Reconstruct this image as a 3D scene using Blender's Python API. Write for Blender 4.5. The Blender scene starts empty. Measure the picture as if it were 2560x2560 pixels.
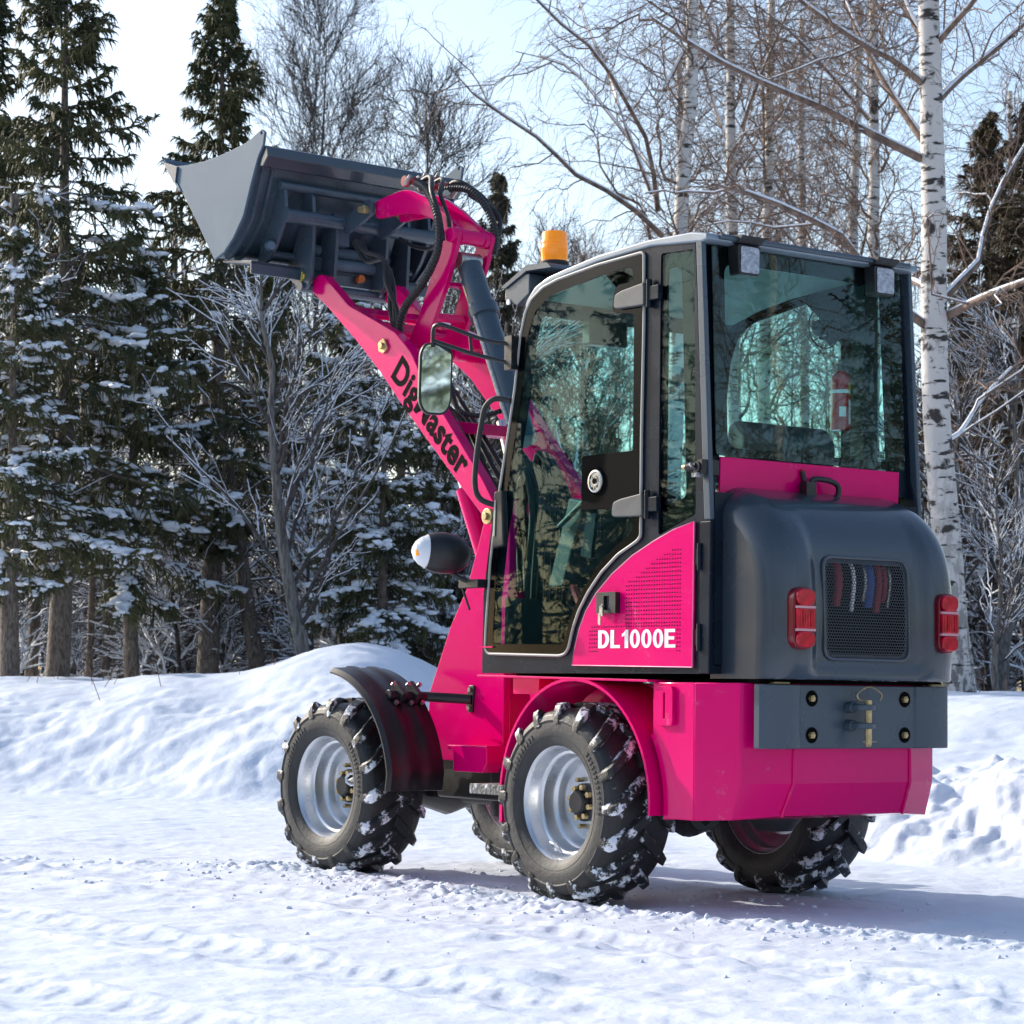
import bpy, bmesh, math, random
import numpy as np
from mathutils import Vector, Matrix, noise
scene = bpy.context.scene
COL = scene.collection
R = math.radians
# ---------------------------------------------------------------- camera
CAM = np.array([-7.5549, 6.4463, 0.8162]); AZ, PIT, ROLL, FPX = -0.63228, 0.073256, 0.012867, 6062.4
_f = np.array([math.cos(PIT)*math.cos(AZ), math.cos(PIT)*math.sin(AZ), math.sin(PIT)])
_r = np.cross(_f, [0, 0, 1]); _r /= np.linalg.norm(_r); _u = np.cross(_r, _f)
CR = _r*math.cos(ROLL)+_u*math.sin(ROLL); CU = -_r*math.sin(ROLL)+_u*math.cos(ROLL); CF = _f
cd = bpy.data.cameras.new('camera'); cam = bpy.data.objects.new('camera', cd); COL.objects.link(cam)
cam.matrix_world = Matrix(((CR[0], CU[0], -CF[0], CAM[0]), (CR[1], CU[1], -CF[1], CAM[1]), (CR[2], CU[2], -CF[2], CAM[2]), (0, 0, 0, 1)))
cd.sensor_width = 36; cd.lens = 36*FPX/2560; cd.clip_start = 0.1; cd.clip_end = 2000
cd.dof.use_dof = True; cd.dof.focus_distance = 9.7; cd.dof.aperture_fstop = 11
scene.camera = cam
# ---------------------------------------------------------------- world, sun, exposure
SUN_AZ, SUN_EL = R(18), R(26)          # azimuth measured from +X towards +Y
w = bpy.data.worlds.new('World'); scene.world = w; w.use_nodes = True
nt = w.node_tree; sky = nt.nodes.new('ShaderNodeTexSky'); sky.sky_type = 'NISHITA'; sky.sun_disc = False
sky.sun_elevation = SUN_EL; sky.sun_rotation = math.pi/2-SUN_AZ
sky.altitude = 100; sky.air_density = 1.0; sky.dust_density = 2.0; sky.ozone_density = 1.0
nt.links.new(sky.outputs[0], nt.nodes['Background'].inputs[0]); nt.nodes['Background'].inputs[1].default_value = 0.100
sd = bpy.data.lights.new('sun', 'SUN'); sun = bpy.data.objects.new('sun', sd); COL.objects.link(sun)
sd.energy = 2.0; sd.angle = R(0.6); sd.color = (1.0, 0.93, 0.82)
sv = Vector((math.cos(SUN_EL)*math.cos(SUN_AZ), math.cos(SUN_EL)*math.sin(SUN_AZ), math.sin(SUN_EL)))
sun.rotation_euler = sv.to_track_quat('Z', 'Y').to_euler()
scene.view_settings.view_transform = 'Standard'; scene.view_settings.look = 'None'
scene.view_settings.exposure = 1.36; scene.view_settings.gamma = 1
scene.render.resolution_x = 1024; scene.render.resolution_y = 1024
scene.cycles.max_bounces = 10; scene.cycles.transparent_max_bounces = 24

# ---------------------------------------------------------------- places
FH = np.array([math.cos(AZ), math.sin(AZ), 0]); RH = np.array([math.sin(AZ), -math.cos(AZ), 0])
def uvw(u, v, z=0.0):
    p = CAM+FH*v+RH*u; return np.array([p[0], p[1], z])
def at(x, y, v):
    """point seen in direction (x, y) of a 1932 px wide picture, v metres ahead"""
    d = CF+CR*(x*1.32505-1280)/FPX+CU*(1280-y*1.32505)/FPX
    t = v/(d@FH); return CAM+d*t
def sstep(x):
    x = np.clip(x, 0, 1); return x*x*(3-2*x)
def terrain(u, v):
    u = np.asarray(u, float); v = np.asarray(v, float)
    foot = 17.6+0.5*np.sin(u*1.1)-6.4*sstep((u+0.6)/2.9)-0.9*np.clip(u-2.3, 0, 5)
    d = v-foot
    left = 0.52*sstep(d/1.7)+0.30*sstep((d-1.3)/2.4)
    right = 0.40*sstep(d/1.7)+0.40*sstep((d-1.2)/8.0)
    k = sstep((u-0.0)/2.0)
    h = left*(1-k)+right*k
    h = h+0.36*np.exp(-((u+0.95)/0.62)**2-((v-20.0)/1.5)**2)+0.22*np.exp(-((u+1.65)/0.6)**2-((v-20.0)/1.4)**2)
    h = h+0.10*np.exp(-((u+2.9)/0.55)**2-((v-20.3)/1.2)**2)+0.07*np.exp(-((u+4.3)/0.7)**2-((v-20.3)/1.2)**2)
    return h, d

# ---------------------------------------------------------------- materials
def mat(name, base=(0.5, 0.5, 0.5), rough=0.5, metal=0.0, coat=0.0, spec=0.5, var=0.0, vscale=20, bump=0.0, bscale=200, bdist=0.01, emis=None, trans=0.0, dirt=None, coat_rough=0.05):
    m = bpy.data.materials.new(name); m.use_nodes = True; n = m.node_tree; b = n.nodes['Principled BSDF']
    b.inputs['Base Color'].default_value = (*base, 1); b.inputs['Roughness'].default_value = rough; b.inputs['Metallic'].default_value = metal
    b.inputs['Coat Weight'].default_value = coat; b.inputs['Coat Roughness'].default_value = coat_rough
    b.inputs['Specular IOR Level'].default_value = spec; b.inputs['Transmission Weight'].default_value = trans
    tc = n.nodes.new('ShaderNodeTexCoord')
    if var or dirt:
        nz = n.nodes.new('ShaderNodeTexNoise'); nz.inputs['Scale'].default_value = vscale; nz.inputs['Detail'].default_value = 6
        n.links.new(tc.outputs['Object'], nz.inputs['Vector'])
        rmp = n.nodes.new('ShaderNodeValToRGB'); e = rmp.color_ramp.elements
        if dirt:
            e[0].position = 0.52; e[1].position = 0.72; e[0].color = (*base, 1); e[1].color = (*dirt, 1)
        else:
            e[0].position = 0.3; e[1].position = 0.7
            e[0].color = (*[c*(1-var) for c in base], 1); e[1].color = (*[min(1, c*(1+var)) for c in base], 1)
        n.links.new(nz.outputs['Fac'], rmp.inputs[0]); n.links.new(rmp.outputs[0], b.inputs['Base Color'])
        mr = n.nodes.new('ShaderNodeMapRange'); mr.inputs[3].default_value = max(0.02, rough-0.06); mr.inputs[4].default_value = min(1, rough+0.1)
        n.links.new(nz.outputs['Fac'], mr.inputs[0]); n.links.new(mr.outputs[0], b.inputs['Roughness'])
    if bump:
        nb = n.nodes.new('ShaderNodeTexNoise'); nb.inputs['Scale'].default_value = bscale; nb.inputs['Detail'].default_value = 5
        bp = n.nodes.new('ShaderNodeBump'); bp.inputs['Strength'].default_value = bump; bp.inputs['Distance'].default_value = bdist
        n.links.new(tc.outputs['Object'], nb.inputs['Vector']); n.links.new(nb.outputs['Fac'], bp.inputs['Height']); n.links.new(bp.outputs[0], b.inputs['Normal'])
        if coat: n.links.new(bp.outputs[0], b.inputs['Coat Normal'])
    if emis: b.inputs['Emission Color'].default_value = (*emis[:3], 1); b.inputs['Emission Strength'].default_value = emis[3]
    return m
def glass_mat(name, tint, refl=1.0, rough=0.0):
    m = bpy.data.materials.new(name); m.use_nodes = True; n = m.node_tree; n.nodes.clear()
    o = n.nodes.new('ShaderNodeOutputMaterial'); t = n.nodes.new('ShaderNodeBsdfTransparent'); t.inputs[0].default_value = (*tint, 1)
    g = n.nodes.new('ShaderNodeBsdfGlossy'); g.inputs['Roughness'].default_value = rough; g.inputs['Color'].default_value = (0.95, 1, 1, 1)
    lw = n.nodes.new('ShaderNodeLayerWeight'); pw = n.nodes.new('ShaderNodeMath'); pw.operation = 'POWER'; pw.inputs[1].default_value = 4.0; n.links.new(lw.outputs['Facing'], pw.inputs[0])
    f = n.nodes.new('ShaderNodeMath'); f.operation = 'MULTIPLY_ADD'; f.inputs[1].default_value = 0.9; f.inputs[2].default_value = 0.05; n.links.new(pw.outputs[0], f.inputs[0])
    mu = n.nodes.new('ShaderNodeMath'); mu.operation = 'MULTIPLY'; mu.inputs[1].default_value = refl
    nz = n.nodes.new('ShaderNodeTexNoise'); nz.inputs['Scale'].default_value = 1.6; tc = n.nodes.new('ShaderNodeTexCoord')
    bp = n.nodes.new('ShaderNodeBump'); bp.inputs['Strength'].default_value = 0.02; bp.inputs['Distance'].default_value = 0.05
    n.links.new(tc.outputs['Object'], nz.inputs[0]); n.links.new(nz.outputs[0], bp.inputs['Height']); n.links.new(bp.outputs[0], g.inputs['Normal'])
    mx = n.nodes.new('ShaderNodeMixShader')
    n.links.new(f.outputs[0], mu.inputs[0]); n.links.new(mu.outputs[0], mx.inputs[0]); n.links.new(t.outputs[0], mx.inputs[1]); n.links.new(g.outputs[0], mx.inputs[2]); n.links.new(mx.outputs[0], o.inputs[0])
    return m

M = {}
M['pink'] = mat('magenta_paint', (0.74, 0.0004, 0.150), 0.12, spec=0.24, var=0.03, vscale=3, bump=0.03, bscale=60, bdist=0.004, coat_rough=0.08)
_n = M['pink'].node_tree; _b = _n.nodes['Principled BSDF']; _src = _b.inputs['Base Color'].links[0].from_socket; _tc = _n.nodes.new('ShaderNodeTexCoord')
_t = _n.nodes.new('ShaderNodeTexNoise'); _t.inputs['Scale'].default_value = 7; _t.inputs['Detail'].default_value = 12; _t.inputs['Roughness'].default_value = .78; _n.links.new(_tc.outputs['Object'], _t.inputs[0])
_m = _n.nodes.new('ShaderNodeMapRange'); _m.inputs[1].default_value = .60; _m.inputs[2].default_value = .74; _m.inputs[4].default_value = .35; _n.links.new(_t.outputs[0], _m.inputs[0])
_x = _n.nodes.new('ShaderNodeMix'); _x.data_type = 'RGBA'; _n.links.new(_m.outputs[0], _x.inputs[0]); _n.links.new(_src, _x.inputs[6]); _x.inputs[7].default_value = (.72, .40, .50, 1); _n.links.new(_x.outputs[2], _b.inputs['Base Color'])
M['grey'] = mat('grey_blue_paint', (0.054, 0.078, 0.104), 0.26, coat=0.0, var=0.05, vscale=4, bump=0.04, bscale=90, bdist=0.003, coat_rough=0.2)
M['grey_side'] = mat('grey_blue_paint_lit', (0.090, 0.140, 0.190), 0.60, spec=.2, dirt=(0.13, 0.18, 0.225), vscale=3.5, coat_rough=0.2)  # the grey paint again, lighter: light on the bucket side put into the colour
M['hood'] = mat('grey_blue_fibreglass', (0.034, 0.047, 0.062), 0.24, coat=0.5, var=0.06, vscale=3, coat_rough=0.06)
M['black'] = mat('black_plastic', (0.012, 0.013, 0.015), 0.38, var=0.3, vscale=30)
M['blackm'] = mat('matt_black_plastic', (0.022, 0.022, 0.024), 0.6, var=0.3, vscale=14)
M['blackg'] = mat('black_glass_border', (0.001, 0.0015, 0.002), 0.10, spec=.16)
M['frame'] = mat('cab_frame_paint', (0.008, 0.014, 0.024), 0.25, spec=.18, var=0.2, vscale=6)
M['trim'] = mat('grey_rubber_trim', (0.33, 0.33, 0.31), 0.45)
M['silver'] = mat('silver_rim_paint', (0.66, 0.68, 0.71), 0.27, metal=0.85, var=0.12, vscale=8)
M['steel'] = mat('bare_steel', (0.45, 0.44, 0.40), 0.35, metal=0.9, var=0.3, vscale=60)
M['gold'] = mat('zinc_plated_steel', (0.52, 0.40, 0.20), 0.4, metal=0.7, var=0.25, vscale=60)
M['amber'] = mat('amber_lens', (1.0, 0.33, 0.0), 0.18, coat=0.5, emis=(1.0, 0.22, 0.0, 0.12))
M['red'] = mat('red_lens', (0.50, 0.0, 0.018), 0.15, coat=0.5, spec=.3, var=0.3, vscale=25)
M['redd'] = mat('dark_red_lens', (0.16, 0.0, 0.010), 0.15, coat=0.5, spec=.3)
M['clear'] = mat('clear_lens', (0.75, 0.78, 0.82), 0.12, coat=0.8, bump=0.5, bscale=60, bdist=0.01)
M['lens'] = mat('frosted_lamp_lens', (0.42, 0.46, 0.52), 0.2, coat=0.5, bump=1.0, bscale=90, bdist=0.02, var=0.35, vscale=50)
M['white'] = mat('white_vinyl', (0.82, 0.82, 0.82), 0.5)
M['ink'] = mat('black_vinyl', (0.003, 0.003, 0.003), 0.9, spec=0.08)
M['rubber'] = mat('hose_rubber', (0.016, 0.016, 0.018), 0.5, bump=0.2, bscale=80)
M['seat'] = mat('black_seat_vinyl', (0.02, 0.022, 0.024), 0.55, bump=0.2, bscale=120)
M['interior'] = mat('dark_interior', (0.010, 0.030, 0.032), 0.6)
M['lining'] = mat('roof_lining', (0.16, 0.22, 0.21), 0.8)
M['hosered'] = mat('red_cable', (0.32, 0.012, 0.02), 0.5); M['hoseblue'] = mat('blue_cable', (0.03, 0.09, 0.32), 0.5)
M['mirror'] = mat('mirror_glass', (0.62, 0.80, 0.80), 0.02, metal=1.0)
M['glass'] = glass_mat('teal_cab_glass', (0.80, 0.955, 0.94), 0.22)
M['glass_rear'] = glass_mat('teal_rear_glass', (0.80, 0.95, 0.93), 0.5)
M['dirty'] = mat('snow_caked_steel', (0.12, 0.12, 0.12), 0.7, bump=1.0, bscale=60, bdist=0.02, dirt=(0.6, 0.62, 0.66), vscale=30)
# tyre rubber: grey dusty sidewall, snow packed on the tread
def tyre_mat(name, snowy):
    m = bpy.data.materials.new(name); m.use_nodes = True; n = m.node_tree; b = n.nodes['Principled BSDF']
    tc = n.nodes.new('ShaderNodeTexCoord'); b.inputs['Roughness'].default_value = 0.52
    nz = n.nodes.new('ShaderNodeTexNoise'); nz.inputs['Scale'].default_value = 9; nz.inputs['Detail'].default_value = 8
    n.links.new(tc.outputs['Object'], nz.inputs[0])
    cr = n.nodes.new('ShaderNodeValToRGB'); e = cr.color_ramp.elements
    e[0].color = (0.010, 0.011, 0.012, 1); e[0].position = 0.35; e[1].color = (0.022, 0.022, 0.021, 1); e[1].position = 0.75
    n.links.new(nz.outputs[0], cr.inputs[0])
    n2 = n.nodes.new('ShaderNodeTexNoise'); n2.inputs['Scale'].default_value = 13; n2.inputs['Detail'].default_value = 9; n2.inputs['Roughness'].default_value = 0.72
    n.links.new(tc.outputs['Object'], n2.inputs[0])
    c2 = n.nodes.new('ShaderNodeValToRGB'); c2.color_ramp.elements[0].position = 0.53 if snowy else 0.64; c2.color_ramp.elements[1].position = 0.58 if snowy else 0.72
    n.links.new(n2.outputs[0], c2.inputs[0])
    mx = n.nodes.new('ShaderNodeMix'); mx.data_type = 'RGBA'; n.links.new(c2.outputs[0], mx.inputs[0]); n.links.new(cr.outputs[0], mx.inputs[6]); mx.inputs[7].default_value = (0.78, 0.81, 0.86, 1)
    n.links.new(mx.outputs[2], b.inputs['Base Color'])
    bp = n.nodes.new('ShaderNodeBump'); bp.inputs['Strength'].default_value = 0.5; bp.inputs['Distance'].default_value = 0.006
    n3 = n.nodes.new('ShaderNodeTexNoise'); n3.inputs['Scale'].default_value = 55; n.links.new(tc.outputs['Object'], n3.inputs[0])
    n.links.new(n3.outputs[0], bp.inputs['Height']); n.links.new(bp.outputs[0], b.inputs['Normal'])
    return m
M['tyre'] = tyre_mat('tyre_rubber', False); M['lug'] = tyre_mat('tyre_lug_with_snow', True)
M['sidewall'] = mat('dusty_tyre_sidewall', (0.028, 0.029, 0.030), 0.6, var=0.35, vscale=12, bump=0.5, bscale=50, bdist=0.004)
# perforated grille: holes are real transparency
def grille_mat():
    m = bpy.data.materials.new('perforated_black_steel'); m.use_nodes = True; n = m.node_tree; b = n.nodes['Principled BSDF']
    b.inputs['Base Color'].default_value = (0.03, 0.035, 0.045, 1); b.inputs['Roughness'].default_value = 0.45
    o = n.nodes['Material Output']; tc = n.nodes.new('ShaderNodeTexCoord'); sp = n.nodes.new('ShaderNodeSeparateXYZ'); n.links.new(tc.outputs['Object'], sp.inputs[0])
    def mt(op, a, c=None):
        x = n.nodes.new('ShaderNodeMath'); x.operation = op
        for i, q in enumerate((a, c)):
            if q is None: continue
            if isinstance(q, (int, float)): x.inputs[i].default_value = q
            else: n.links.new(q, x.inputs[i])
        return x.outputs[0]
    P = 0.0125; Q = P*0.866
    def cell(offy, offz):
        yy = mt('SUBTRACT', mt('FRACT', mt('ADD', mt('DIVIDE', sp.outputs[1], P), offy+100)), 0.5)
        zz = mt('SUBTRACT', mt('FRACT', mt('ADD', mt('DIVIDE', sp.outputs[2], 2*Q), offz+100)), 0.5)
        return mt('SQRT', mt('ADD', mt('POWER', mt('MULTIPLY', yy, P), 2.0), mt('POWER', mt('MULTIPLY', zz, 2*Q), 2.0)))
    # POWER of negatives is unsafe: use multiply instead
    def sq(x): return mt('MULTIPLY', x, x)
    def cell2(offy, offz):
        yy = mt('MULTIPLY', mt('SUBTRACT', mt('FRACT', mt('ADD', mt('DIVIDE', sp.outputs[1], P), offy+100)), 0.5), P)
        zz = mt('MULTIPLY', mt('SUBTRACT', mt('FRACT', mt('ADD', mt('DIVIDE', sp.outputs[2], 2*Q), offz+100)), 0.5), 2*Q)
        return mt('SQRT', mt('ADD', sq(yy), sq(zz)))
    dmin = mt('MINIMUM', cell2(0, 0), cell2(0.5, 0.5)); hole = mt('LESS_THAN', dmin, 0.0049)
    t = n.nodes.new('ShaderNodeBsdfTransparent'); mx = n.nodes.new('ShaderNodeMixShader')
    n.links.new(hole, mx.inputs[0]); n.links.new(b.outputs[0], mx.inputs[1]); n.links.new(t.outputs[0], mx.inputs[2]); n.links.new(mx.outputs[0], o.inputs[0])
    return m
M['grille'] = grille_mat()

# ---------------------------------------------------------------- object helpers
def tag(o, label=None, cat=None, group=None, kind=None):
    for k, v in (('label', label), ('category', cat), ('group', group), ('kind', kind)):
        if v: o[k] = v
    return o
def empty(name, loc, label, cat, group=None):
    o = bpy.data.objects.new(name, None); COL.objects.link(o); o.location = loc; o.empty_display_size = 0.2
    return tag(o, label, cat, group)
ALPHA, PIV = 0.0407, (0.7676, 0.0)
def front_rot(v):
    c, s = math.cos(ALPHA), math.sin(ALPHA); x = v[:, 0]-PIV[0]; y = v[:, 1]
    return np.stack([PIV[0]+c*x-s*y, s*x+c*y, v[:, 2]], 1)
def link_mesh(name, v, f, m, parent=None, smooth=None, bevel=0, segs=2, front=False, origin=True, mats=None, mi=None):
    v = np.asarray(v, float)
    if front: v = front_rot(v)
    me = bpy.data.meshes.new(name)
    o = bpy.data.objects.new(name, me); COL.objects.link(o)
    off = np.zeros(3)
    if origin:
        off = (v.min(0)+v.max(0))/2
        if parent is None: off[2] = v[:, 2].min()
    me.from_pydata([tuple(p) for p in (v-off)], [], [tuple(x) for x in f]); me.update()
    o.location = off
    if parent is not None:
        o.parent = parent
        w0 = parent.matrix_world.translation if False else WORLD.get(parent.name, Vector((0, 0, 0)))
        o.location = Vector(off)-w0
    WORLD[o.name] = Vector(off)
    for q in (mats or [m]): me.materials.append(q)
    if mi is not None: me.polygons.foreach_set('material_index', mi)
    if smooth is not None:
        me.polygons.foreach_set('use_smooth', [True]*len(me.polygons))
        if smooth < 180: me.set_sharp_from_angle(angle=R(smooth))
    if bevel:
        b = o.modifiers.new('bevel', 'BEVEL'); b.width = bevel; b.segments = segs; b.limit_method = 'ANGLE'; b.angle_limit = R(35)
        if smooth is None: 
            me.polygons.foreach_set('use_smooth', [True]*len(me.polygons)); me.set_sharp_from_angle(angle=R(30))
            b.harden_normals = True
    return o
WORLD = {}
class MB:
    def __init__(s): s.v = []; s.f = []
    def add(s, v, f):
        n = len(s.v); s.v += [tuple(p) for p in v]; s.f += [tuple(i+n for i in q) for q in f]; return s
    def box(s, x0, x1, y0, y1, z0, z1):
        v = [(x, y, z) for z in (z0, z1) for y in (y0, y1) for x in (x0, x1)]
        return s.add(v, [(0, 2, 3, 1), (4, 5, 7, 6), (0, 1, 5, 4), (2, 6, 7, 3), (0, 4, 6, 2), (1, 3, 7, 5)])
    def obox(s, c, ax, hs):
        """oriented box: centre, three axes, half sizes"""
        c = np.array(c); ax = [np.array(a)/np.linalg.norm(a) for a in ax]
        v = [c+ax[0]*hs[0]*i+ax[1]*hs[1]*j+ax[2]*hs[2]*k for k in (-1, 1) for j in (-1, 1) for i in (-1, 1)]
        return s.add(v, [(0, 2, 3, 1), (4, 5, 7, 6), (0, 1, 5, 4), (2, 6, 7, 3), (0, 4, 6, 2), (1, 3, 7, 5)])
    def prism(s, pts, axis, a, b):
        n = len(pts)
        def P(p, t): return {'x': (t, p[0], p[1]), 'y': (p[0], t, p[1]), 'z': (p[0], p[1], t)}[axis]
        v = [P(p, a) for p in pts]+[P(p, b) for p in pts]
        f = [tuple(range(n))[::-1], tuple(range(n, 2*n))]+[(i, (i+1) % n, n+(i+1) % n, n+i) for i in range(n)]
        return s.add(v, f)
    def tube(s, pts, r, k=10, caps=True, rs=None, closed=False):
        pts = [np.array(p, float) for p in pts]; n = len(pts); rings = []
        up = None
        for i in range(n):
            a = pts[i-1] if (i > 0 or closed) else pts[i]; b = pts[(i+1) % n] if (i < n-1 or closed) else pts[i]
            t = b-a; t /= np.linalg.norm(t)+1e-9
            if up is None: up = np.cross(t, [0, 0, 1.]); up = up if np.linalg.norm(up) > .1 else np.cross(t, [1., 0, 0])
            up = up-t*(up@t); up /= np.linalg.norm(up)+1e-9; w2 = np.cross(t, up); rr = rs[i] if rs is not None else r
            rings.append([pts[i]+rr*(math.cos(q)*up+math.sin(q)*w2) for q in np.linspace(0, 2*math.pi, k, endpoint=False)])
        v = [p for q in rings for p in q]; f = []
        for i in range(n if closed else n-1):
            j = (i+1) % n
            for q in range(k): f.append((i*k+q, i*k+(q+1) % k, j*k+(q+1) % k, j*k+q))
        if caps and not closed: f += [tuple(range(k))[::-1], tuple((n-1)*k+q for q in range(k))]
        return s.add(v, f)
    def cyl(s, p0, p1, r, r1=None, k=20): return s.tube([p0, p1], r, k, rs=[r, r if r1 is None else r1])
    def lathe(s, prof, c, axis='y', k=48, sgn=1):
        n = len(prof); v = []; f = []
        for q in range(k):
            a = 2*math.pi*q/k
            for r, h in prof:
                h *= sgn
                if axis == 'y': v.append((c[0]+r*math.cos(a), c[1]+h, c[2]+r*math.sin(a)))
                elif axis == 'x': v.append((c[0]+h, c[1]+r*math.cos(a), c[2]+r*math.sin(a)))
                else: v.append((c[0]+r*math.cos(a), c[1]+r*math.sin(a), c[2]+h))
        for q in range(k):
            for i in range(n-1): f.append((q*n+i, q*n+i+1, ((q+1) % k)*n+i+1, ((q+1) % k)*n+i))
        return s.add(v, f)
    def plate(s, outer, holes, y0, y1, axis='y'):
        """flat plate with holes, drawn in XZ (or YZ for axis x) and given a thickness"""
        bm = bmesh.new()
        for loop in [outer]+holes:
            vs = [bm.verts.new((p[0], p[1], 0)) for p in loop]
            for i in range(len(vs)): bm.edges.new((vs[i], vs[(i+1) % len(vs)]))
        bmesh.ops.triangle_fill(bm, use_beauty=True, edges=bm.edges[:], normal=(0, 0, 1))
        bm.verts.index_update(); tri = [[q.index for q in fc.verts] for fc in bm.faces]
        co = [(q.co.x, q.co.y) for q in bm.verts]; bd = [(e.verts[0].index, e.verts[1].index) for e in bm.edges if len(e.link_faces) == 1]
        bm.free(); n = len(co)
        def P(p, t): return (p[0], t, p[1]) if axis == 'y' else (t, p[0], p[1])
        v = [P(p, y0) for p in co]+[P(p, y1) for p in co]
        f = [tuple(t) for t in tri]+[tuple(i+n for i in t[::-1]) for t in tri]+[(a, b, b+n, a+n) for a, b in bd]
        return s.add(v, f)
    def build(s, name, m, parent=None, **kw):
        o = link_mesh(name, s.v, s.f, m, parent, **kw)
        bm = bmesh.new(); bm.from_mesh(o.data); bmesh.ops.recalc_face_normals(bm, faces=bm.faces); bm.to_mesh(o.data); bm.free()
        return o
def spline(pts, n=6, closed=False):
    p = [np.array(q, float) for q in pts]; out = []; N = len(p); segs = N if closed else N-1
    for i in range(segs):
        a = p[(i-1) % N] if (closed or i > 0) else p[i]; b = p[i]; c = p[(i+1) % N]; d = p[(i+2) % N] if (closed or i < N-2) else c
        for k in range(n):
            t = k/n; out.append(0.5*((2*b)+(-a+c)*t+(2*a-5*b+4*c-d)*t*t+(-a+3*b-3*c+d)*t**3))
    if not closed: out.append(p[-1])
    return out
def fillet(pts, r, n=5):
    out = []; N = len(pts)
    for i in range(N):
        a, b, c = (np.array(pts[(i+k) % N], float) for k in (-1, 0, 1))
        rr = r[i] if isinstance(r, (list, tuple)) else r
        d1, d2 = a-b, c-b; l1, l2 = np.linalg.norm(d1), np.linalg.norm(d2); q = min(rr, l1*.48, l2*.48)
        if q < 1e-4: out.append(tuple(b)); continue
        s0, s1 = b+d1/l1*q, b+d2/l2*q
        for k in range(n+1):
            t = k/n; out.append(tuple((1-t)**2*s0+2*t*(1-t)*b+t*t*s1))
    return out
def inset(poly, d):
    """offset a closed outline inwards"""
    p = np.array(poly); area = 0.5*np.sum(p[:, 0]*np.roll(p[:, 1], -1)-np.roll(p[:, 0], -1)*p[:, 1]); s = 1 if area > 0 else -1
    e = np.roll(p, -1, 0)-p; e /= np.linalg.norm(e, axis=1)[:, None]+1e-9; nrm = np.stack([-e[:, 1], e[:, 0]], 1)*s
    m = nrm+np.roll(nrm, 1, 0); m /= (np.linalg.norm(m, axis=1)[:, None]+1e-9); k = np.clip((m*nrm).sum(1), .5, 1)
    return [tuple(q) for q in p+m*(d/k)[:, None]]
def rrect(a0, a1, b0, b1, r, n=5): return fillet([(a0, b0), (a1, b0), (a1, b1), (a0, b1)], r, n)
def text_mesh(name, body, size_h, width, m, parent, origin, xdir, ydir, thick=0.0012, bold=0.02, front=False):
    cu = bpy.data.curves.new(name, 'FONT'); cu.body = body; cu.size = 1; cu.offset = bold; cu.extrude = 0.5; cu.resolution_u = 4; cu.space_character = 1.06
    t = bpy.data.objects.new(name, cu); COL.objects.link(t); bpy.context.view_layer.update()
    me = bpy.data.meshes.new_from_object(t.evaluated_get(bpy.context.evaluated_depsgraph_get()))
    bpy.data.objects.remove(t); v = np.array([q.co[:] for q in me.vertices]); f = [tuple(p.vertices) for p in me.polygons]; bpy.data.meshes.remove(me)
    lo, hi = v.min(0), v.max(0)
    hcap = hi[1]-max(lo[1], 0.0)
    X = (v[:, 0]-lo[0])/(hi[0]-lo[0])*width; Y = v[:, 1]/hi[1]*size_h; Z = v[:, 2]/0.5*thick
    xd = np.array(xdir, float); xd /= np.linalg.norm(xd); yd = np.array(ydir, float); yd /= np.linalg.norm(yd); zd = np.cross(xd, yd)
    P = np.array(origin)+X[:, None]*xd+Y[:, None]*yd+Z[:, None]*zd
    return link_mesh(name, P, f, m, parent, front=front)
# ================================================================ snow ground
def snow_mat(name, base=(0.67, 0.725, 0.82), s1=6, s2=45, b1=.35, b2=.25):
    m = bpy.data.materials.new(name); m.use_nodes = True; n = m.node_tree; b = n.nodes['Principled BSDF']
    b.inputs['Roughness'].default_value = 0.55; b.inputs['Specular IOR Level'].default_value = 0.25
    tc = n.nodes.new('ShaderNodeTexCoord'); nz = n.nodes.new('ShaderNodeTexNoise'); nz.inputs['Scale'].default_value = .9; nz.inputs['Detail'].default_value = 8
    n.links.new(tc.outputs['Object'], nz.inputs[0]); cr = n.nodes.new('ShaderNodeValToRGB'); e = cr.color_ramp.elements
    e[0].position = .3; e[1].position = .7; e[0].color = (base[0]*.95, base[1]*.965, base[2]*.98, 1); e[1].color = (*base, 1)
    n.links.new(nz.outputs[0], cr.inputs[0]); n.links.new(cr.outputs[0], b.inputs['Base Color'])
    prev = None
    for sc, st, di in ((s1, b1, .03), (s2, b2, .012), (s2*5, .2, .003)):
        t = n.nodes.new('ShaderNodeTexNoise'); t.inputs['Scale'].default_value = sc; t.inputs['Detail'].default_value = 6; n.links.new(tc.outputs['Object'], t.inputs[0])
        q = n.nodes.new('ShaderNodeBump'); q.inputs['Strength'].default_value = st; q.inputs['Distance'].default_value = di
        n.links.new(t.outputs[0], q.inputs['Height'])
        if prev: n.links.new(prev.outputs[0], q.inputs['Normal'])
        prev = q
    n.links.new(prev.outputs[0], b.inputs['Normal']); return m
M['snow'] = snow_mat('packed_snow'); M['snow_soft'] = snow_mat('loose_snow', s1=3, s2=30, b1=.3, b2=.25)
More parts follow.
